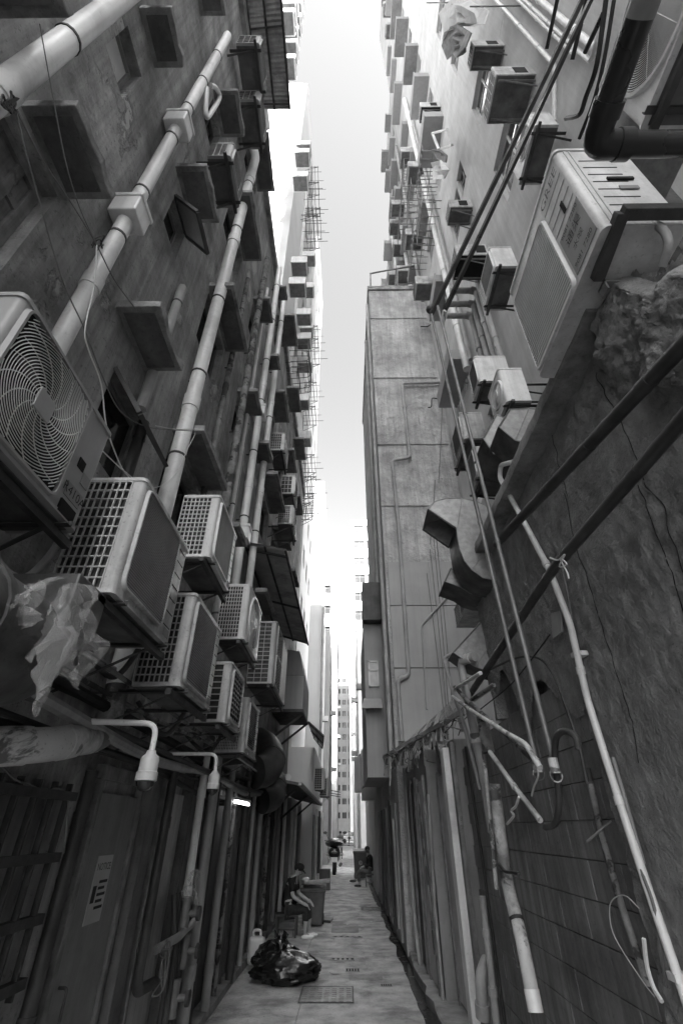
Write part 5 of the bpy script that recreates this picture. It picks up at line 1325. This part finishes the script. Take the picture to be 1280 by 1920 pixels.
for i,(X,(u,v)) in enumerate(spots):
    p=PX(u,v,X+.6); p.x=X
    up_=X==-2.6
    k_=sorted(q_[1] for x_,q_ in spots if x_==X).index(v)
    lb=(ORD[k_]+' from the top of the window coolers on the tower above the left tenement roof') if up_ else (ORD[k_]+' from the top of the small window coolers among the left drying racks')
    gp='coolers on the tower above the left roof' if up_ else 'coolers among the far left drying racks'
    if first: o=pc; o.location=p; o['label']=lb; o['group']=gp; first=False
    else: dup(pc,p,label=lb,group=gp)
def rack_proto():
    t=thing('drying_rack','proto','rack')
    for y in (-.8,.8):
        q=MB(); q.bar((0,y,0),(.85,y,0),.03,.03); q.bar((0,y,-.5),(.8,y,-.02),.02,.02); q.build('arm','steel_dark',t,smooth=False)
    for x in (.2,.4,.6,.8):
        q=MB(); q.bar((x,-.85,.02),(x,.85,.02),.025,.025); q.build('bar','steel_dark',t,smooth=False)
    for y in (-.5,0,.5):
        q=MB(); q.bar((0,y,.05),(1.15+.25*y,y,.09),.02,.02); q.build('pole','steel_dark',t,smooth=False)
    return t
pr=rack_proto(); first=True
for i,(u,v) in enumerate(((584,340),(580,375),(584,420),(578,435),(583,632),(580,660),(582,735),(579,780),(576,870),(572,915),(575,945),(570,960))):
    p=PX(u,v,-2.1); p.x=-2.45; lb=ORD[i]+' from the top of the steel drying racks on the far left facade'
    if first: o=pr; o.location=p; o['label']=lb; o['group']='drying racks on the far left facade'; first=False
    else: dup(pr,p,label=lb,group='drying racks on the far left facade',scale=random.uniform(.8,1.2))
CG=thing('window_cage','rounded wire cage balcony over a left window above the awning','cage',(-1.5,9,10))
c0=PX(541,640,-1.85)
for k in range(7):
    y=c0.y+.22*k; q=MB(); q.tube(bend([(-1.88,y,c0.z+.1),(-1.2,y,c0.z+.1),(-1.15,y,c0.z-1.0),(-1.88,y,c0.z-1.1)],.12),.012,5); q.build('bar','steel_dark',CG)
for x,z in ((-1.2,.05),(-1.15,-.5),(-1.2,-.98),(-1.5,-1.04)):
    q=MB(); q.bar((x,c0.y,c0.z+z),(x,c0.y+1.32,c0.z+z),.02,.02); q.build('rail','steel_dark',CG,smooth=False)
# right far facade coolers, cages and pipes
pc2=cooler_proto('window_air_conditioner','ac_casing_old',-1); first=True
for i,(u,v) in enumerate(((725,20),(730,60),(760,300),(775,330),(741,395),(738,430),(770,455),(745,470),(752,520),(735,525),(790,548),(748,560))):
    p=PX(u,v,XR-.5); p.x=XR
    lb=ORD[i]+' from the top of the small window coolers on the far right facades'
    if first: o=pc2; o.location=p; o['label']=lb; o['group']='coolers on the far right facades'; first=False
    else: dup(pc2,p,label=lb,group='coolers on the far right facades')
def cage_proto():
    t=thing('window_cage','proto','cage')
    for k in range(7):
        q=MB(); y=-.75+.25*k; q.tube(bend([(0,y,1.1),(-.6,y,1.05),(-.65,y,0),(0,y,0)],.1),.014,5); q.build('bar','steel_grey',t)
    for x,z in ((-.62,1.0),(-.65,.5),(-.65,.05),(-.3,.0)):
        q=MB(); q.bar((x,-.75,z),(x,.75,z),.02,.02); q.build('rail','steel_grey',t,smooth=False)
    return t
pg=cage_proto(); first=True
for i,(u,v) in enumerate(((800,330),(765,350),(778,385),(800,420),(758,430),(785,470))):
    p=PX(u,v,XR-.4); p.x=XR
    lb=ORD[i]+' from the top of the wire window cages above the peeling block'
    if first: o=pg; o.location=p; o['label']=lb; o['group']='window cages above the peeling block'; first=False
    else: dup(pg,p,label=lb,group='window cages above the peeling block')
for i,yy in enumerate((11.15,12.8,15.0,15.6,17.7)):
    vpipe(('first','second','third','fourth','fifth')[i]+' drain pipe along the right facades behind the block parapet',3.28,yy,20,37,.09,'pvc_white' if i%2 else 'pvc_grey',joints=(24,28,32),name='drain_pipe')
# things hung along the middle distance right side
q=MB(); q.box(.35,.9,24,24.6,3.2,4.6); solo('cabinet',q,'sheet_cladding','light metal cabinet hung on the right wall past the sheds','cabinet',smooth=False,bevel=.02)
q=MB(); q.box(.55,1.0,19.2,20.2,2.7,4.3); solo('cabinet',q,'light_wall','pale enclosure over the seated person on the right','cabinet',smooth=False,bevel=.02)
q=MB(); q.prism([(1.05,17.0,3.35),(.55,17.0,3.0),(.55,19,3.0),(1.05,19,3.35)],(0,0,.04)); solo('awning',q,'panel_dark','dark tilted awning over the right wall before the pale enclosure','awning',smooth=False)
cloth('hanging_cloth','grey cloth hanging from a right hand window in the gap',.7,[(668,1420),(675,1412),(681,1425),(678,1445),(668,1438)],'cloth_grey',.1,2)
for i,(yy,z) in enumerate(((28,8.5),(36,9.5),(40,6.5),(50,7.2),(54,10))):
    dup(pc2,(1.02 if yy<31 else (.85 if yy<47 else .95),yy,z),scale=.6,label=('nearest','second nearest','third nearest','fourth nearest','farthest')[i]+' small window cooler on the right hand shophouse row in the gap',group='coolers deep in the gap')
for i,(yy,z) in enumerate(((32,7.5),(38,9.0),(41,5.5),(69,12),(70.5,16),(72,9))):
    dup(pc,(-1.58 if yy<36 else (-1.22 if yy<45 else -1.25),yy,z),scale=.6,label=('nearest','second nearest','third nearest','fourth nearest','fifth nearest','farthest')[i]+' small window cooler on the left hand row in the gap',group='coolers deep in the left gap')
vpipe('tall grey drain pipe on the corner of the plain pale left wall',-1.5,29.9,0,14.4,.09,'pvc_grey',joints=(4,8,12),name='drain_pipe')
SA=thing('sign_arm','three parallel steel arms jutting over the gap on the left','bracket',tuple(PX(620,1490,-1.2)))
for dv in (0,5,9):
    q=MB(); a=PX(620,1482+dv,-1.2); q.bar(a,a+Vector((.75,0,-.12)),.06,.06); q.build('arm','steel_dark',SA,smooth=False)

TS=thing('tin_shed','low tin sheds with doors between the left shops and the annex','shed',(-1.8,22,0))
q=MB(); q.box(-2.6,-1.72,17.05,20.98,0,2.66); q.build('wall','door_paint',TS,smooth=False)
for k in range(4):
    y=17.2+.92*k; q=MB(); q.box(-1.72,-1.68,y,y+.8,.06,2.3); q.build('door_panel',('door_light','door_paint','wood_old','door_light')[k],TS,smooth=False,bevel=.006)
for k in range(7):
    y=21.3+1.05*k; q=MB(); q.box(-1.3,-1.25,y,y+.9,.06,2.3); q.build('door_panel',('door_paint','door_light','panel_dark','door_paint','door_light','wood_old','door_paint')[k],TS,smooth=False,bevel=.006)
for i,(x,y) in enumerate(((-1.64,17.9),(-1.63,19.3),(-1.2,22.2),(-1.2,24.6),(-1.18,26.8))):
    vpipe(('first','second','third','fourth','fifth')[i]+' thin pipe on the low tin sheds behind the seated man',x,y,.02,2.5,.045,('pvc_white','pvc_grey','pvc_white','pipe_dark','pvc_white')[i],joints=(.7,1.6),name='drain_pipe')
# flexible hoses at the condensers
for i,(y,z,x) in enumerate(((3.28,3.0,-1.5),(4.66,4.0,-1.5),(4.42,2.8,-1.45),(6.4,3.8,-1.45),(5.7,2.8,-1.4),(2.1,3.2,-1.55))):
    hpath('coolant_hose',('first','second','third','fourth','fifth','sixth')[i]+' lagged hose drooping from the left condensers','hose',spline([(x,y,z),(x-.02,y+.08,z-.08),(x-.15,y+.12,z-.25),(x-.28,y+.05,z-.18),(-1.88,y,z)],5),.02,'pvc_grey' if i%2 else 'pipe_dark',.01,8)
# ------------------------------------------------------------------ people
def skin_part(name, nodes, edges, m, parent, root=0, sub=2):
    """one continuous skin over a skeleton; nodes: (x,y,z,r) in world metres"""
    org=ORG.get(parent.name,Vector((0,0,0)))
    me=bpy.data.meshes.new(name); me.from_pydata([tuple(Vector(n[:3])-org) for n in nodes],edges,[])
    o=bpy.data.objects.new(name+'_skeleton',me); COL.objects.link(o)
    sk=o.modifiers.new('skin','SKIN'); sk.use_smooth_shade=True
    ss=o.modifiers.new('sub','SUBSURF'); ss.levels=sub; ss.render_levels=sub
    for i,n in enumerate(nodes):
        r_=n[3]; d=me.skin_vertices[0].data[i]; d.radius=(r_,r_) if not isinstance(r_,tuple) else r_; d.use_root=(i==root)
    dg=bpy.context.evaluated_depsgraph_get(); dg.update()
    fm=bpy.data.meshes.new_from_object(o.evaluated_get(dg)); bpy.data.objects.remove(o)
    fm.name=name; fm.materials.clear(); fm.materials.append(MAT[m])
    fm.polygons.foreach_set('use_smooth',[True]*len(fm.polygons))
    ob=bpy.data.objects.new(name,fm); COL.objects.link(ob); ob.parent=parent; ORG[ob.name]=org
    return ob
def person(label, loc, fx, pose, mats, s=1.0, extra=None):
    """pose: joint name -> (forward, side, height) in metres; fx: unit forward direction (x,y)"""
    t=thing('person',label,'person',loc)
    L=Vector(loc); f=Vector((fx[0],fx[1],0)).normalized(); sd=Vector((-f.y,f.x,0))
    P=lambda k: L+f*pose[k][0]*s+sd*pose[k][1]*s+Vector((0,0,pose[k][2]*s))
    def W(k,r_): p=P(k); return (p.x,p.y,p.z,r_*s)
    nodes=[];edges=[];ix={}
    def N(k,r_,par=None):
        ix[k]=len(nodes); nodes.append(W(k,r_))
        if par: edges.append((ix[par],ix[k]))
    N('hip',.13); N('belly',.125,'hip'); N('chest',.135,'belly'); N('neckb',.075,'chest'); N('neck',.052,'neckb'); N('skull0',.075,'neck'); N('skull1',.094,'skull0'); N('skull2',.07,'skull1')
    for q in 'lr':
        N('sh'+q,.062,'neckb'); N('el'+q,.043,'sh'+q); N('wr'+q,.03,'el'+q); N('pa'+q,.036,'wr'+q)
        w=P('wr'+q); a=P('pa'+q); d=(a-w).normalized(); sdv=d.cross(Vector((0,0,1)))
        sdv=sdv.normalized() if sdv.length>.1 else f.copy()
        for i,(off,ln) in enumerate(((-.03,.06),(-.011,.075),(.011,.07),(.03,.055))):
            k1='f%s%da'%(q,i); k2='f%s%db'%(q,i)
            b=a+sdv*off*s+d*.035*s; c=b+(d*.7+Vector((0,0,-.7)))*ln*s
            for kk,pt,r_ in ((k1,b,.0095),(k2,c,.008)):
                ix[kk]=len(nodes); nodes.append((pt.x,pt.y,pt.z,r_*s))
            edges.append((ix['pa'+q],ix[k1])); edges.append((ix[k1],ix[k2]))
        th=w.lerp(a,.6)+sdv*(-.055)*s; ix['th'+q]=len(nodes); nodes.append((th.x,th.y,th.z,.010*s)); edges.append((ix['pa'+q],ix['th'+q]))
        N('th_'+q,.085,'hip'); N('kn'+q,.06,'th_'+q); N('ca'+q,.052,'kn'+q); N('an'+q,.036,'ca'+q); N('to'+q,.035,'an'+q)
    body=skin_part('body',nodes,edges,mats['skin'],t)
    # face features and hair
    hd=P('skull1'); ff=(P('face')-hd); ff=ff.normalized(); sv=ff.cross(Vector((0,0,1))).normalized(); uv=sv.cross(ff)
    q=MB(); q.ball(hd+ff*.098*s-uv*.015*s,.014*s,.014*s,.024*s,8,6); q.build('nose',mats['skin'],t)
    for e_ in (-1,1):
        q=MB(); q.ball(hd+sv*.09*s*e_-uv*.01*s,.014*s,.018*s,.03*s,8,6); q.build('ear',mats['skin'],t)
        q=MB(); q.ball(hd+ff*.085*s+sv*.034*s*e_+uv*.012*s,.010*s,.010*s,.006*s,8,6); q.build('eye','print_black',t)
    q=MB(); q.ball(hd+ff*.088*s-uv*.05*s,.022*s,.012*s,.006*s,8,6); q.build('mouth','trousers_grey',t)
    q=MB(); q.ball(hd-ff*.018*s+uv*.03*s,.098*s,.098*s,.09*s,14,8); q.build('hair','hair_dark',t)
    if mats.get('cap'):
        q=MB(); q.ball(hd+uv*.045*s-ff*.004*s,.108*s,.108*s,.075*s,16,8); c_=q.build('cap',mats['cap'],t)
        q=MB(); a=hd+uv*.035*s+ff*.085*s; q.prism([a+sv*.07*s,a-sv*.07*s,a-sv*.05*s+ff*.085*s-uv*.02*s,a+sv*.05*s+ff*.085*s-uv*.02*s],uv*.008*s); q.build('peak',mats['cap'],c_)
    # shirt
    nodes=[];edges=[];ix={}
    N('hip',.145); N('belly',.145); edges.append((0,1)); N('chest',.155,'belly'); N('neckb',.085,'chest')
    for q in 'lr':
        N('sh'+q,.078,'neckb')
        p=P('sh'+q).lerp(P('el'+q),mats.get('sleeve',.75)); ix['sl'+q]=len(nodes); nodes.append((p.x,p.y,p.z,.062*s)); edges.append((ix['sh'+q],ix['sl'+q]))
        if mats.get('long'):
            N('el'+q,.055,'sl'+q); p=P('el'+q).lerp(P('wr'+q),.85); ix['s2'+q]=len(nodes); nodes.append((p.x,p.y,p.z,.045*s)); edges.append((ix['el'+q],ix['s2'+q]))
    skin_part('shirt',nodes,edges,mats['shirt'],t)
    nodes=[];edges=[];ix={}
    N('hip',.148)
    for q in 'lr':
        N('th_'+q,.10,'hip'); N('kn'+q,.074,'th_'+q)
        p=P('kn'+q).lerp(P('an'+q),mats.get('hem',.8)); ix['h'+q]=len(nodes); nodes.append((p.x,p.y,p.z,.062*s)); edges.append((ix['kn'+q],ix['h'+q]))
    skin_part('trousers',nodes,edges,mats['trousers'],t)
    for q in 'lr':
        a=P('an'+q); b=P('to'+q); d=(b-a); d.z=0; d=d.normalized() if d.length>.01 else f
        z0=min(a.z,b.z)-.045*s
        sh=MB(); ctr=(a+d*.06*s); sh.ball((ctr.x,ctr.y,z0+.04*s),.135*s if abs(d.x)>.7 else .05*s,.05*s if abs(d.x)>.7 else .135*s,.045*s,12,6); sh.build('shoe',mats['shoe'],t)
    return t
sit=dict(hip=(0,0,.46),belly=(.01,0,.64),chest=(.07,0,.82),neckb=(.12,0,.97),neck=(.17,0,1.03),skull0=(.20,0,1.07),skull1=(.22,0,1.13),skull2=(.20,0,1.18),face=(.34,0,1.06),
  shl=(.11,.18,.94),ell=(.20,.23,.70),wrl=(.40,.18,.60),pal=(.47,.16,.57),shr=(.11,-.18,.94),elr=(.17,-.24,.69),wrr=(.38,-.20,.58),par=(.45,-.18,.55),
  th_l=(.10,.10,.45),knl=(.46,.12,.47),cal=(.47,.12,.28),anl=(.46,.12,.09),tol=(.57,.13,.05),th_r=(.10,-.10,.45),knr=(.45,-.12,.47),car=(.44,-.12,.28),anr=(.43,-.12,.09),tor=(.54,-.13,.05))
person('man in black cap and shirt sitting hunched on a stool',(-1.28,12.9,-.02),(1,-.12),sit,dict(skin='skin',shirt='shirt_black',trousers='trousers_dark',shoe='shoe_pale',cap='shirt_black',sleeve=.8,hem=.55),1.0)
sit2=dict(sit); sit2.update(knl=(.44,.10,.52),cal=(.54,.02,.36),anl=(.62,-.06,.22),tol=(.74,-.06,.20),chest=(.02,0,.83),neckb=(.05,0,.98),neck=(.09,0,1.05),skull0=(.11,0,1.10),skull1=(.12,0,1.16),skull2=(.1,0,1.2),face=(.24,0,1.12),shl=(.04,.18,.95),shr=(.04,-.18,.95),ell=(.08,.22,.70),elr=(.08,-.22,.70),wrl=(.28,.1,.62),wrr=(.28,-.1,.62),pal=(.34,.05,.60),par=(.34,-.05,.61))
person('person in dark jacket sitting cross legged on a chair by the right wall',(.92,23.0,-.02),(-1,-.15),sit2,dict(skin='skin',shirt='trousers_dark',trousers='trousers_grey',shoe='shoe_dark',long=True,hem=.85),1.02)
stand=dict(hip=(0,0,.92),belly=(0,0,1.08),chest=(.0,0,1.25),neckb=(0,0,1.42),neck=(.01,0,1.49),skull0=(.02,0,1.55),skull1=(.02,0,1.62),skull2=(.01,0,1.67),face=(.14,0,1.61),
  shl=(0,.18,1.40),ell=(-.02,.23,1.13),wrl=(.1,.22,.92),pal=(.14,.2,.85),shr=(0,-.18,1.40),elr=(-.03,-.23,1.13),wrr=(.08,-.22,.92),par=(.12,-.2,.85),
  th_l=(0,.10,.86),knl=(.06,.10,.48),cal=(.02,.10,.28),anl=(-.02,.10,.08),tol=(.1,.11,.05),th_r=(0,-.10,.86),knr=(.0,-.10,.48),car=(-.08,-.10,.28),anr=(-.14,-.10,.09),tor=(-.03,-.1,.05))
person('man in grey shirt walking away beyond the scooter',(-.5,44,-.02),(-.3,1),stand,dict(skin='skin',shirt='shirt_grey',trousers='trousers_grey',shoe='shoe_dark'),1.0)
person('far pedestrian in pale hat and clothes at the cross street',(.3,76,-.02),(1,.3),stand,dict(skin='skin',shirt='cloth_pale',trousers='trousers_grey',shoe='shoe_dark',cap='shoe_pale',long=True),1.0)
# stool and chair
ST=thing('stool','black stool with pale box under it beneath the man in black','stool',(-1.28,12.95,0))
q=MB(); q.box(-1.50,-1.04,12.72,13.12,.33,.375); q.build('seat','pipe_dark',ST,smooth=False,bevel=.01)
for x,y in ((-1.47,12.75),(-1.07,12.75),(-1.47,13.09),(-1.07,13.09)):
    q=MB(); q.box(x-.02,x+.02,y-.02,y+.02,-.02,.33); q.build('leg','pipe_dark',ST,smooth=False)
q=MB(); q.box(-1.46,-1.08,12.74,12.76,.12,.15); q.build('stretcher','pipe_dark',ST,smooth=False)
q=MB(); q.box(-1.42,-1.12,12.8,13.0,.0,.14); solo('storage_box',q,'sticker_grey','pale box stored under the black stool','box',smooth=False,bevel=.015)
CH=thing('chair','dark wooden chair carrying the cross legged person','chair',(.95,23,0))
q=MB(); q.box(.72,1.16,22.78,23.22,.36,.40); q.build('seat','wood_old',CH,smooth=False,bevel=.01)
q=MB(); q.box(1.13,1.17,22.78,23.22,.45,.92); q.build('backrest','wood_old',CH,smooth=False,bevel=.01)
for x,y in ((.74,22.8),(1.14,22.8),(.74,23.2),(1.14,23.2)):
    q=MB(); q.box(x-.022,x+.022,y-.022,y+.022,-.02,.92 if x>1 else .36); q.build('leg','wood_old',CH,smooth=False)
q=MB(); q.box(.74,1.14,22.79,22.82,.14,.17); q.build('stretcher','wood_old',CH,smooth=False)
# bins
def wheelie(label,x,y,w,h,d,m='bin_plastic',logo=True):
    t=thing('wheelie_bin',label,'bin',(x,y,0))
    q=MB(); a,b=w/2,w/2*.82
    q.loft([[(x-b,y-d/2*.85,.05),(x+b,y-d/2*.85,.05),(x+b,y+d/2*.85,.05),(x-b,y+d/2*.85,.05)],[(x-a,y-d/2,h*.9),(x+a,y-d/2,h*.9),(x+a,y+d/2,h*.9),(x-a,y+d/2,h*.9)]]); q.build('body',m,t,smooth=False,bevel=.02)
    q=MB(); q.box(x-a-.02,x+a+.02,y-d/2-.02,y+d/2+.02,h*.86,h*.91); q.build('rim',m,t,smooth=False,bevel=.01)
    q=MB(); q.prism([(x-a-.02,y-d/2-.03,h*.915),(x+a+.02,y-d/2-.03,h*.915),(x+a+.02,y+d/2,h),(x-a-.02,y+d/2,h)],(0,0,.03)); q.build('lid',m,t,smooth=False,bevel=.01)
    for s_ in (-1,1):
        q=MB(); q.cyl((x+s_*a*.9,y+d/2,.1),(x+s_*a*.75,y+d/2,.1),.1,n=14); q.build('wheel','rubber',t)
    if logo:
        q=MB(); c=Vector((x,y-d/2*.95-.012,h*.55)); q.tube(arc(c,.07,0,2*math.pi,20,(1,0,0),(0,0,1)),.009,5); q.build('emblem_ring','sticker',t)
        q=MB(); q.tube(arc(c,.03,.5,5.6,10,(1,0,0),(0,0,1)),.009,5); q.build('emblem_mark','sticker',t)
    return t
wheelie('dark wheelie bin with round white emblem by the right wall',.60,26.3,.62,1.08,.7)
wheelie('black bin heaped with scraps beside the man in black',-.80,14.2,.55,.72,.5,logo=False)
q=MB(); q.prism([(-1.05,14.0,.76),(-.42,13.95,.80),(-.40,14.5,.83),(-1.05,14.5,.78)],(0,0,.02)); solo('board',q,'kerb_stone','pale board lying across the black bin','board',smooth=False)
q=MB(); q.ball((-.98,14.0,.84),.10,.09,.06); q.v=[tuple(Vector(p)+Vector((noise.noise(Vector(p)*14),noise.noise(Vector(p)*13),noise.noise(Vector(p)*15)))*.04) for p in q.v]; solo('crumpled_wrap',q,'plastic_white','crumpled white wrapper on top of the black bin','wrapper')
q=MB(); q.box(-1.02,-.62,21.7,22.0,0,.62); BXD=solo('crate',q,'panel_dark','dark upright crate on the ground before the scooter','crate',smooth=False,bevel=.015)
q=MB(); q.prism([(-1.0,14.9,0),(-.40,14.6,0),(-.35,15.1,0),(-1.0,15.4,0)],(0,0,.05)); solo('mat',q,'pipe_dark','flattened dark mat on the ground beside the black bin','mat',smooth=False)
q=MB(); q.box(.38,.92,16.75,16.95,0,.05); solo('plank',q,'wood_old','short timber plank lying by the right gutter','plank',smooth=False,bevel=.005)
q=MB(); q.prism([(-1.5,20.3,.22),(-.95,20.2,.22),(-1.15,26,.3),(-1.6,26,.3)],(0,0,.03)); solo('bench_board',q,'kerb_stone','long pale board leaning along the left doors behind the bin','board',smooth=False)
# jerrycan
JC=thing('jerrycan','white plastic jerrycan against the left doors behind the bags','jerrycan',(-1.45,10.2,0))
q=MB(); q.box(-1.60,-1.34,10.1,10.3,.06,.40); q.build('body','plastic_white',JC,smooth=True,bevel=.05)
q=MB(); q.tube(bend([(-1.54,10.2,.38),(-1.54,10.2,.47),(-1.42,10.2,.47),(-1.42,10.2,.38)],.04),.02,8); q.build('handle','plastic_white',JC)
q=MB(); q.cyl((-1.375,10.2,.39),(-1.375,10.2,.44),.025,n=12); q.build('cap','pipe_dark',JC)
# refuse sacks
def sack(label,c,rx,ry,rz,seed,rot=0,tuft=(0,0)):
    t=thing('refuse_sack',label,'sack',(c[0],c[1],0))
    q=MB(); n,m=56,30; rings=[]
    for i in range(m+1):
        th=math.pi*i/m; ring=[]
        for j in range(n):
            a=2*math.pi*j/n; d=Vector((math.sin(th)*math.cos(a),math.sin(th)*math.sin(a),-math.cos(th)))
            pt=Vector((d.x*2+seed,d.y*2,d.z*2))
            w=.20*noise.noise(pt)+.14*(1-abs(noise.noise(pt*1.7+Vector((3,1,seed)))) *3)*.5+.12*(.5-abs(noise.noise(pt*3.4)))+.07*(.5-abs(noise.noise(pt*7)))
            k=1+w
            p=Vector((d.x*rx*k,d.y*ry*k,d.z*rz*k))
            up_=max(0,d.z-.72)/.28; p.x+=tuft[0]*up_; p.y+=tuft[1]*up_; p.z+=.05*up_*rz/.3
            p.x*=1-.45*up_*up_; p.y*=1-.45*up_*up_
            p.z=max(p.z,-rz*.82); ring.append((c[0]+p.x*math.cos(rot)-p.y*math.sin(rot),c[1]+p.x*math.sin(rot)+p.y*math.cos(rot),rz*.82+p.z))
        rings.append(ring)
    q.loft(rings); q.build('sack','plastic_bag_black',t)
    tp=Vector((c[0]+tuft[0]*math.cos(rot),c[1]+tuft[1],rz*1.86))
    for k in range(5):
        a=2*math.pi*k/5+seed; e=tp+Vector((.10*math.cos(a),.08*math.sin(a),.07+.03*(k%2)))
        f_=MB(); f_.prism([tp+Vector((.03*math.cos(a+1),.03*math.sin(a+1),-.08)),e+Vector((.03,0,.0)),e+Vector((-.03,.02,.03)),tp+Vector((.03*math.cos(a-1),.03*math.sin(a-1),-.08))],(.004,.004,0)); f_.build('tied_neck','plastic_bag_black',t,smooth=False)
    return t
sack('bulky shiny black refuse sack in front on the alley floor',(-.92,9.5),.48,.34,.165,3,.15,(-.1,.1))
sack('smaller black refuse sack slumped behind the front one',(-1.12,10.1),.34,.28,.19,8,.5,(.05,.05))
# scooter
SC=thing('scooter','dark motor scooter with covered seat parked by the left wall','scooter',(-.62,28.6,0))
x,y=-.62,28.6
for yy,r_ in ((y-.05,.26),(y+1.25,.26)):
    q=MB(); rings=[]
    for k in range(25):
        a=2*math.pi*k/24; rings.append([(x+dx,yy+(r_-.05+dr)*math.cos(a),.24+(r_-.05+dr)*math.sin(a)) for dx,dr in ((-.055,0),(-.03,.05),(.03,.05),(.055,0),(.03,-.03),(-.03,-.03))])
    q.loft(rings,cap=False); w=q.build('wheel','rubber',SC)
    q=MB(); q.cyl((x-.05,yy,.24),(x+.05,yy,.24),.15,n=14); q.build('rim','steel_grey',w)
skin_part('body',[(x,y+.1,.60,.22),(x,y-.15,.74,.21),(x,y-.28,.76,.15),(x,y+.5,.55,.2),(x,y+.85,.45,.13),(x,y+1.05,.70,.12),(x,y+1.1,.95,.12)],[(0,1),(1,2),(0,3),(3,4),(4,5),(5,6)],'bike_paint',SC,sub=2)
q=MB(); q.ball((x,y+.15,1.02),.30,.5,.17,16,8); q.v=[tuple(Vector(p)+Vector((noise.noise(Vector(p)*9),0,noise.noise(Vector(p)*8)))*.04) for p in q.v]; q.build('seat_cover','plastic_bag_black',SC)
q=MB(); q.tube([(x-.34,y+1.0,1.1),(x-.15,y+1.08,1.12),(x+.15,y+1.08,1.12),(x+.34,y+1.0,1.1)],.018,8); q.build('handlebar','steel_dark',SC)
for s_ in (-1,1):
    q=MB(); q.tube([(x+s_*.2,y+1.05,1.12),(x+s_*.3,y+1.0,1.35)],.008,6); q.ball((x+s_*.32,y+1.0,1.38),.07,.015,.05); q.build('mirror','pipe_black',SC)
    q=MB(); q.ball((x+s_*.22,y-.18,.66),.05,.05,.04); q.build('indicator','sticker',SC)
q=MB(); q.ball((x,y-.33,.74),.10,.04,.05); q.build('tail_lamp','sticker_grey',SC)
q=MB(); q.prism([(x-.10,y-.36,.42),(x+.10,y-.36,.42),(x+.10,y-.33,.58),(x-.10,y-.33,.58)],(0,.008,0)); q.build('number_plate','shoe_pale',SC,smooth=False)
q=MB(); q.tube([(x+.17,y+.5,.28),(x+.2,y-.25,.36)],.05,10); q.build('exhaust','steel_grey',SC)
SC.scale=(1.6,1.2,1.22)
# car across the far street
CR=thing('parked_car','pale car parked across the far cross street','car',(.9,86,0))
q=MB(); q.loft([[(-1.2,85,.35),(3.0,85,.35),(3.0,86.7,.35),(-1.2,86.7,.35)],[(-1.2,85,.8),(3.0,85,.8),(3.0,86.7,.8),(-1.2,86.7,.8)],[(-.9,85.1,.95),(2.7,85.1,.95),(2.7,86.6,.95),(-.9,86.6,.95)]]); q.build('body','ac_casing',CR,smooth=False,bevel=.08)
q=MB(); q.loft([[(-.5,85.1,.95),(2.3,85.1,.95),(2.3,86.6,.95),(-.5,86.6,.95)],[(0,85.25,1.45),(1.8,85.25,1.45),(1.8,86.45,1.45),(0,86.45,1.45)]]); q.build('cabin','glass_dark',CR,smooth=False,bevel=.05)
for xx in (-.4,2.2):
    q=MB(); q.cyl((xx,84.97,.32),(xx,85.2,.32),.32,n=18); q.build('wheel','rubber',CR)
# iron covers
MC=thing('manhole_cover','square iron access cover with raised tread set in the floor','manhole cover',(-.28,8.85,0))
q=MB(); q.box(-.62,.06,8.5,9.2,-.01,.006); q.build('plate','steel_grey',MC,smooth=False)
q=MB()
for b in ((-.64,-.62,8.48,9.22),(.06,.08,8.48,9.22),(-.62,.06,8.48,8.5),(-.62,.06,9.2,9.22)): q.box(b[0],b[1],b[2],b[3],-.01,.010)
q.build('frame','steel_dark',MC,smooth=False)
q=MB()
for i in range(7):
    for j in range(7): cx=-.575+.098*i; cy=8.555+.098*j; q.box(cx-.032,cx+.032,cy-.032,cy+.032,.006,.012)
q.build('tread','steel_grey',MC,smooth=False,kind='stuff')
for i,(cx,cy,w,l) in enumerate(((-.08,10.9,.40,.16),(.0,12.9,.62,.10),(.55,9.3,.16,.12),(.08,10.15,.22,.22))):
    lb=('small slotted drain cover in the middle of the floor','long narrow drain slot near the seated man','tiny iron cover near the gutter','small square inspection lid before the drain cover')[i]
    t=thing('drain_cover',lb,'drain cover',(cx,cy,0)); q=MB(); q.box(cx-w/2,cx+w/2,cy-l/2,cy+l/2,-.005,.007); q.build('plate','steel_grey',t,smooth=False)
    q=MB()
    for k in range(5): xx=cx-w*.4+w*.2*k; q.box(xx-w*.05,xx+w*.05,cy-l*.35,cy+l*.35,.007,.0085)
    q.build('slots','shadow_black',t,smooth=False,kind='stuff')

# litter and puddles on the alley floor
rt_=random.Random(44)
for i in range(16):
    x=rt_.uniform(-1.5,.7); y=rt_.uniform(6.5,19); w=rt_.uniform(.03,.09)
    q=MB(); a=rt_.uniform(0,3.1); pts=[(x+w*math.cos(a+k*1.57)*(1 if k%2 else 1.6),y+w*math.sin(a+k*1.57),.008+rt_.uniform(0,.02)) for k in range(4)]
    q.prism(pts,(0,0,.003))
    lb=rt_.choice(('scrap of pale paper','scrap of card','crushed wrapper','torn leaf'))
    solo('litter',q,rt_.choice(('sticker','sticker_grey','cloth_pale','wood_old')),'small flat scrap of litter lying on the alley floor','litter','litter on the alley floor',smooth=False)
